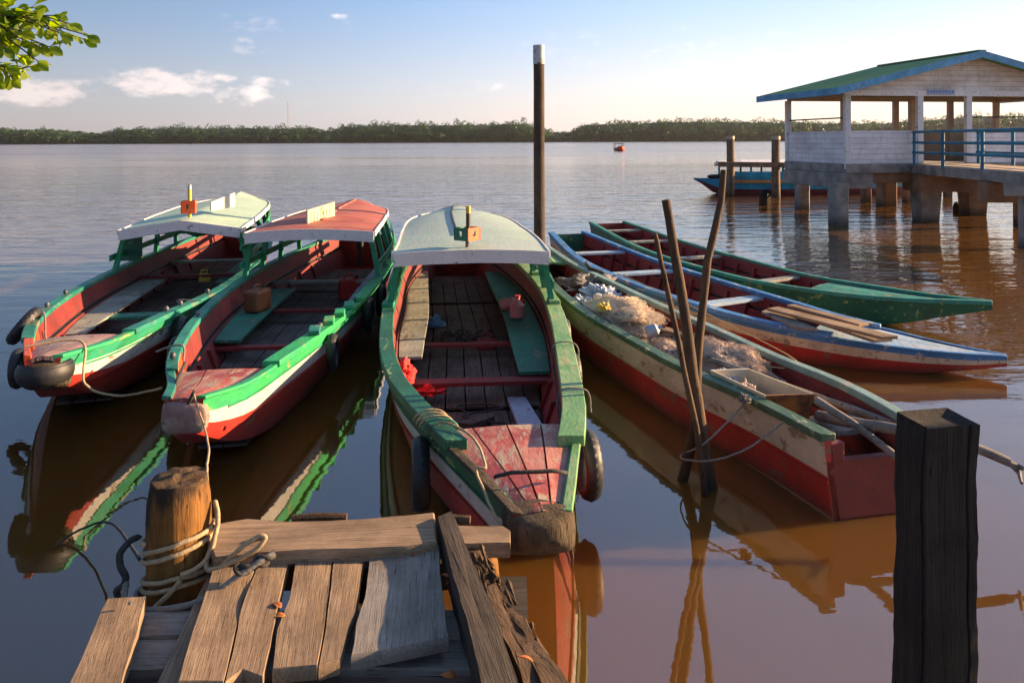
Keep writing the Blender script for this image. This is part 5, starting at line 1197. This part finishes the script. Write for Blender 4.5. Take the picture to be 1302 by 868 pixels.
# handrail wire above low wall
for a, b, z in (((0,.1),(0,DP-.1),LW+.36), ((3.82,0),(WD,0),LW+.38)): MB().tube([L_(*a,z), L_(*b,z)], .02, 6).build('top_rail', m_postdark, pv)
# roof: 0.72 m overhang left/right, gable overhang front .55 back 1.1
EU0, EU1, FV, BV = -.62, WD+.65, -.55, 3.85; ZE = 3.62; ZR = 4.66
def roofz(u): return ZE+(ZR-ZE)*(1-abs(u-RX)/(RX-EU0))
for u0, u1 in ((EU0, RX), (RX, EU1)):
    V_ = []; nn_ = 70
    for j in range(nn_+1):
        v = FV+(BV-FV)*j/nn_; cz = .018*math.sin(j*math.pi)  + (.02 if j % 2 else 0)
        V_ += [L_(u0,v,roofz(u0)+cz+.03), L_(u1,v,roofz(u1)+cz+.03)]
    V_ += [p-Vector((0,0,.05)) for p in V_[:2*(nn_+1)]]; k0 = 2*(nn_+1)
    F_ = [(2*j,2*j+1,2*j+3,2*j+2) for j in range(nn_)]+[(k0+2*j,k0+2*j+2,k0+2*j+3,k0+2*j+1) for j in range(nn_)]
    F_ += [(2*j,2*j+2,k0+2*j+2,k0+2*j) for j in range(nn_)]+[(2*j+1,k0+2*j+1,k0+2*j+3,2*j+3) for j in range(nn_)]+[(0,k0,k0+1,1),(2*nn_,2*nn_+1,k0+2*nn_+1,k0+2*nn_)]
    MB().add(V_, F_).build('roof_sheet', m_roof, pv)
MB().beam(L_(RX,FV-.02,ZR+.06), L_(RX,BV,ZR+.06), .24, .04).build('ridge_cap', m_roof, pv)
def rake(u0, u1, v):
    MB().add([L_(u0,v,roofz(u0)+.06), L_(u1,v,roofz(u1)+.06), L_(u1,v,roofz(u1)-.13), L_(u0,v,roofz(u0)-.13), L_(u0,v+.035,roofz(u0)+.06), L_(u1,v+.035,roofz(u1)+.06), L_(u1,v+.035,roofz(u1)-.13), L_(u0,v+.035,roofz(u0)-.13)],
         [(0,1,2,3),(7,6,5,4),(0,4,5,1),(1,5,6,2),(2,6,7,3),(3,7,4,0)]).build('rake_board', m_trim, pv)
for v in (FV-.04, BV+.005): rake(EU0, RX-.001, v); rake(RX+.001, EU1, v)
MB().beam(L_(EU0-.02,FV-.04,ZE-.035), L_(EU0-.02,BV+.04,ZE-.035), .035, .19).build('eave_board', m_trim, pv); MB().beam(L_(EU1+.02,FV-.04,roofz(EU1)-.035), L_(EU1+.02,BV+.04,roofz(EU1)-.035), .035, .19).build('eave_board', m_trim, pv)
# gable walls
for v in (-.02, DP):
    tri = [L_(0,v,EA+.145), L_(WD,v,EA+.145), L_(WD,v,roofz(WD)-.02), L_(RX,v,ZR-.02), L_(0,v,roofz(0)-.02)]
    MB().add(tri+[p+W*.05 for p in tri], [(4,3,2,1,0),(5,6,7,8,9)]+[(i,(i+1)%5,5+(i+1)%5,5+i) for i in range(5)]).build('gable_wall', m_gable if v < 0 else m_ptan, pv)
sgn = MB().beam(L_(2.42,-.09,EA+.10), L_(3.25,-.09,EA+.10), .02, .13).build('sign_plate', paint('sign_blue', (.30,.38,.58,1), .2, var=.1), pv)
m_signmark = paint('sign_marks', (.06,.12,.34,1), .2)
mb = MB()
for k in range(8):
    p = L_(2.50+.095*k, -.104, EA+.085); mb.beam(p, p+Vector((0,0,.045+.02*(k%2))), .022, .004, up=(0,1,0))
    mb.beam(p+Vector((0,0,.02*(k%3))), p+U*.05+Vector((0,0,.02*(k%3))), .016, .004)
mb.build('faded_lettering', m_signmark, sgn)
# piles (each a part)
def cpile(px, py, wpx, topz, mat, tap=1.0, dep=1.0):
    b_ = at(px, py, z=0); w_ = wpx/1000*b_.y; rings = []
    for z, k in ((-1,.9*tap),(0,1*tap),(topz*.5,1),(topz,1.06)):
        rings.append([b_+Vector((0,0,z))+U*(w_/2*k*sx_)+W*(w_/2*k*sy_*dep) for sx_, sy_ in ((-1,-.8),(-.8,-1),(.8,-1),(1,-.8),(1,.8),(.8,1),(-.8,1),(-1,.8))])
    MB().loft(rings).build('concrete_pile', mat, pv, smooth=True, ang=30)
for a in ((1066,286,19,1.12,m_conc),(1020,266,14,1.1,m_conc),(1101,257,10,1.2,m_concb),(1127,262,19,1.2,m_concb),(1154,257,10,1.2,m_concb),(1300,287,16,1.0,m_concb)): cpile(*a)

# ================================================================ walkway
wk = empty('walkway', (11.6,19.5,0), 'concrete walkway with blue rails leading to the pavilion', 'walkway')
A0 = Vector((11.05,21.75,0)); A1 = Vector((10.25,14.0,0)); sd_ = Vector((1.75,-.18,0)); dr = (A1-A0).normalized()
def K(t, s_, z): return A0.lerp(A1, t)+sd_*s_+Vector((0,0,z))
MB().prism([K(0,0,0)[:2],K(1,0,0)[:2],K(1,1,0)[:2],K(0,1,0)[:2]], DK-.28, DK-.03).build('walkway_slab', m_conc, wk, bevel=.02)
MB().prism([K(0,.06,0)[:2],K(1,.06,0)[:2],K(1,.94,0)[:2],K(0,.94,0)[:2]], DK-.03, DK-.01).build('walkway_surface', plain('sandy_concrete', (.28,.2,.14,1), (.42,.32,.24,1), 3, .9, .3), wk)
for t_ in (.06, .53):   # pile caps and twin piles
    MB().beam(K(t_,-.05,DK-.52), K(t_,1.15,DK-.52), .5, .46).build('pile_cap', m_concb, wk, bevel=.03)
for px, py, w_ in ((1177,281,28),(1237,273,27),(1205,250,10)):
    b_ = at(px, py, z=0); ww = w_/1000*b_.y; rings = []
    for z, k in ((-1,.82),(0,.84),(.6,.95),(1.1,1.04)): rings.append([b_+Vector((0,0,z))+Vector((ww/2*k*a, ww/2*k*b,0)) for a, b in ((-1,-1),(1,-1),(1,1),(-1,1))])
    MB().loft(rings).build('concrete_pile', m_conc if px == 1177 else m_concb, wk, bevel=.03)
MB().beam(at(1150,232,Y=22.2), at(1256,232,Y=21.6), .6, .42).build('pile_cap', m_concb, wk, bevel=.03)
MB().beam(at(1283,240,Y=16.6), at(1330,240,Y=16.0), .5, .30).build('pile_cap', m_conc, wk, bevel=.03)
MB().beam(at(1299,240,Y=16.6)+Vector((.1,0,-1.9)), at(1299,240,Y=16.6)+Vector((.1,0,-.1)), .22, .22, up=(0,1,0)).build('concrete_pile', m_conc, wk)
for s_ in (0.02, .97):
    for t_ in (.012,.24,.50,.77,.99):
        MB().tube([K(t_,s_,DK-.10), K(t_,s_,DK+.86)], .042, 10).build('rail_post', m_railb, wk, smooth=True)
    for z in (.86,.57,.30):
        MB().tube([K(0,s_,DK+z), K(1,s_,DK+z)], .036, 10).build('rail', m_railb, wk, smooth=True)

# ================================================================ far boats
def hull_simple(pts, hbs, zt, zb, mats, root, name='hull', split=.45):
    rings = []
    for (p, h, z1, z0) in zip(pts, hbs, zt, zb):
        n_ = Vector((.0,1,0)); r_ = []
        zm = z0+(z1-z0)*split
        for o, z in ((-h*.7,z0),(-h*.92,zm),(-h,z1),(-h+min(.06,h*.5),z1),(-h*.9+min(.06,h*.5),zm),(h*.9-min(.06,h*.5),zm),(h-min(.06,h*.5),z1),(h,z1),(h*.92,zm),(h*.7,z0)):
            r_.append(p+Vector((0,o,0))+Vector((0,0,z)))
        rings.append(r_)
    return MB().loft(rings, mi=[0,1,1,2,2,2,1,1,0,0]).build(name, mats, root, smooth=True, ang=30)
Yb = 33.6; X = lambda px: (px-651)/1000*Yb
rt = empty('covered_boat', (X(1010),Yb,0), 'blue covered passenger boat moored behind the two round piles', 'boat')
m_bblue = paint('boat_bright_blue', (.02,.28,.46,1), .3, (.2,.3,.35,1)); m_borange = paint('boat_orange_band', (.5,.20,.05,1), .3)
m_bred = paint('boat_dark_red', (.14,.025,.03,1), .3)
pts = [Vector((X(x),Yb,0)) for x in (882,893,908,925,960,1010,1060,1110,1150)]
hull_simple(pts, [.06,.25,.45,.65,.85,.95,.95,.85,.5], [.68,.66,.66,.70,.74,.76,.76,.78,.8], [.62,.42,.05,-.1,-.15,-.15,-.15,-.12,0], [m_bred, m_bblue, m_bred], rt, split=.42)
rings = []
for x, h in zip((925,960,1010,1060,1110,1150), (.67,.87,.97,.97,.87,.52)): rings.append([Vector((X(x),Yb-h,.62)), Vector((X(x),Yb-h-.03,.62)), Vector((X(x),Yb-h-.03,.50)), Vector((X(x),Yb-h,.50))])
MB().loft(rings).build('rub_strake', m_borange, rt)
rings = []
for x, h in zip((925,960,1010,1060,1110,1150), (.62,.82,.92,.92,.82,.50)): rings.append([Vector((X(x),Yb-h,.74)), Vector((X(x),Yb-h-.03,.74)), Vector((X(x),Yb-h-.03,.97)), Vector((X(x),Yb-h,.97))])
MB().loft(rings).build('side_board', m_bblue, rt)
rings = []
for x, h, z in zip((912,940,980,1030,1080,1130), (.55,.85,.95,.95,.9,.7), (1.28,1.30,1.31,1.31,1.30,1.29)):
    rings.append([Vector((X(x),Yb-h,z-.12)), Vector((X(x),Yb-h,z)), Vector((X(x),Yb,z+.14)), Vector((X(x),Yb+h,z)), Vector((X(x),Yb+h,z-.12)), Vector((X(x),Yb,z+.02))])
cpy = MB().loft(rings).build('canopy', m_pwhite, rt)
rings = [[p+Vector((0,-.02,0)), p+Vector((0,-.05,0)), p+Vector((0,-.05,-.13)), p+Vector((0,-.02,-.13))] for p in [Vector((X(x),Yb-h,z+.02)) for x, h, z in zip((910,940,980,1030,1080,1130), (.55,.85,.95,.95,.9,.7), (1.28,1.30,1.31,1.31,1.30,1.29))]]
MB().loft(rings).build('fascia', m_bblue, cpy)
for x in (920,948,975,1003,1035,1070,1105):
    for sd in (-1,1): MB().beam(Vector((X(x),Yb+sd*.75,.7)), Vector((X(x),Yb+sd*.75,1.24)), .07, .07, up=(0,1,0)).build('canopy_post', m_bblue, rt)
MB().sphere((X(909),Yb,.74), (.35,.28,.10)).build('bow_cover', m_black, rt, smooth=True)
# tiny boat under way
Yt = 170; c = at(788,190,Y=Yt); c.z = 0
rt = empty('small_boat', c, 'tiny red and white covered boat crossing the open river', 'boat')
rings = []
for y, h, z1, z0 in ((-3,.15,1.0,.7),(-2.2,.7,.8,.1),(-.5,1.05,.65,-.1),(3,1.05,.6,-.1),(5,.7,.65,0)):
    rings.append([c+Vector((o,y,z)) for o, z in ((-h*.7,z0),(-h,z1),(-h+.1,z1),(-h*.7+.1,z0+.2),(h*.7-.1,z0+.2),(h-.1,z1),(h,z1),(h*.7,z0))])
MB().loft(rings).build('hull', m_orange, rt)
MB().box(c+Vector((0,1.6,1.55)), (1.9,3.6,.10)).build('canopy', m_postdark, rt, bevel=.04)
for sx_ in (-.85,.85):
    for y in (0,1.6,3.2): MB().beam(c+Vector((sx_,y,.6)), c+Vector((sx_,y,1.52)), .08, .08, up=(0,1,0)).build('canopy_post', m_white, rt)
MB().box(c+Vector((.15,.1,.85)), (1.1,.5,.5)).build('windscreen_board', m_cream, rt, bevel=.05)

dirty(m_conc, .0, .45, (.03,.024,.016,1)); dirty(m_concb, .0, .45, (.02,.014,.009,1))
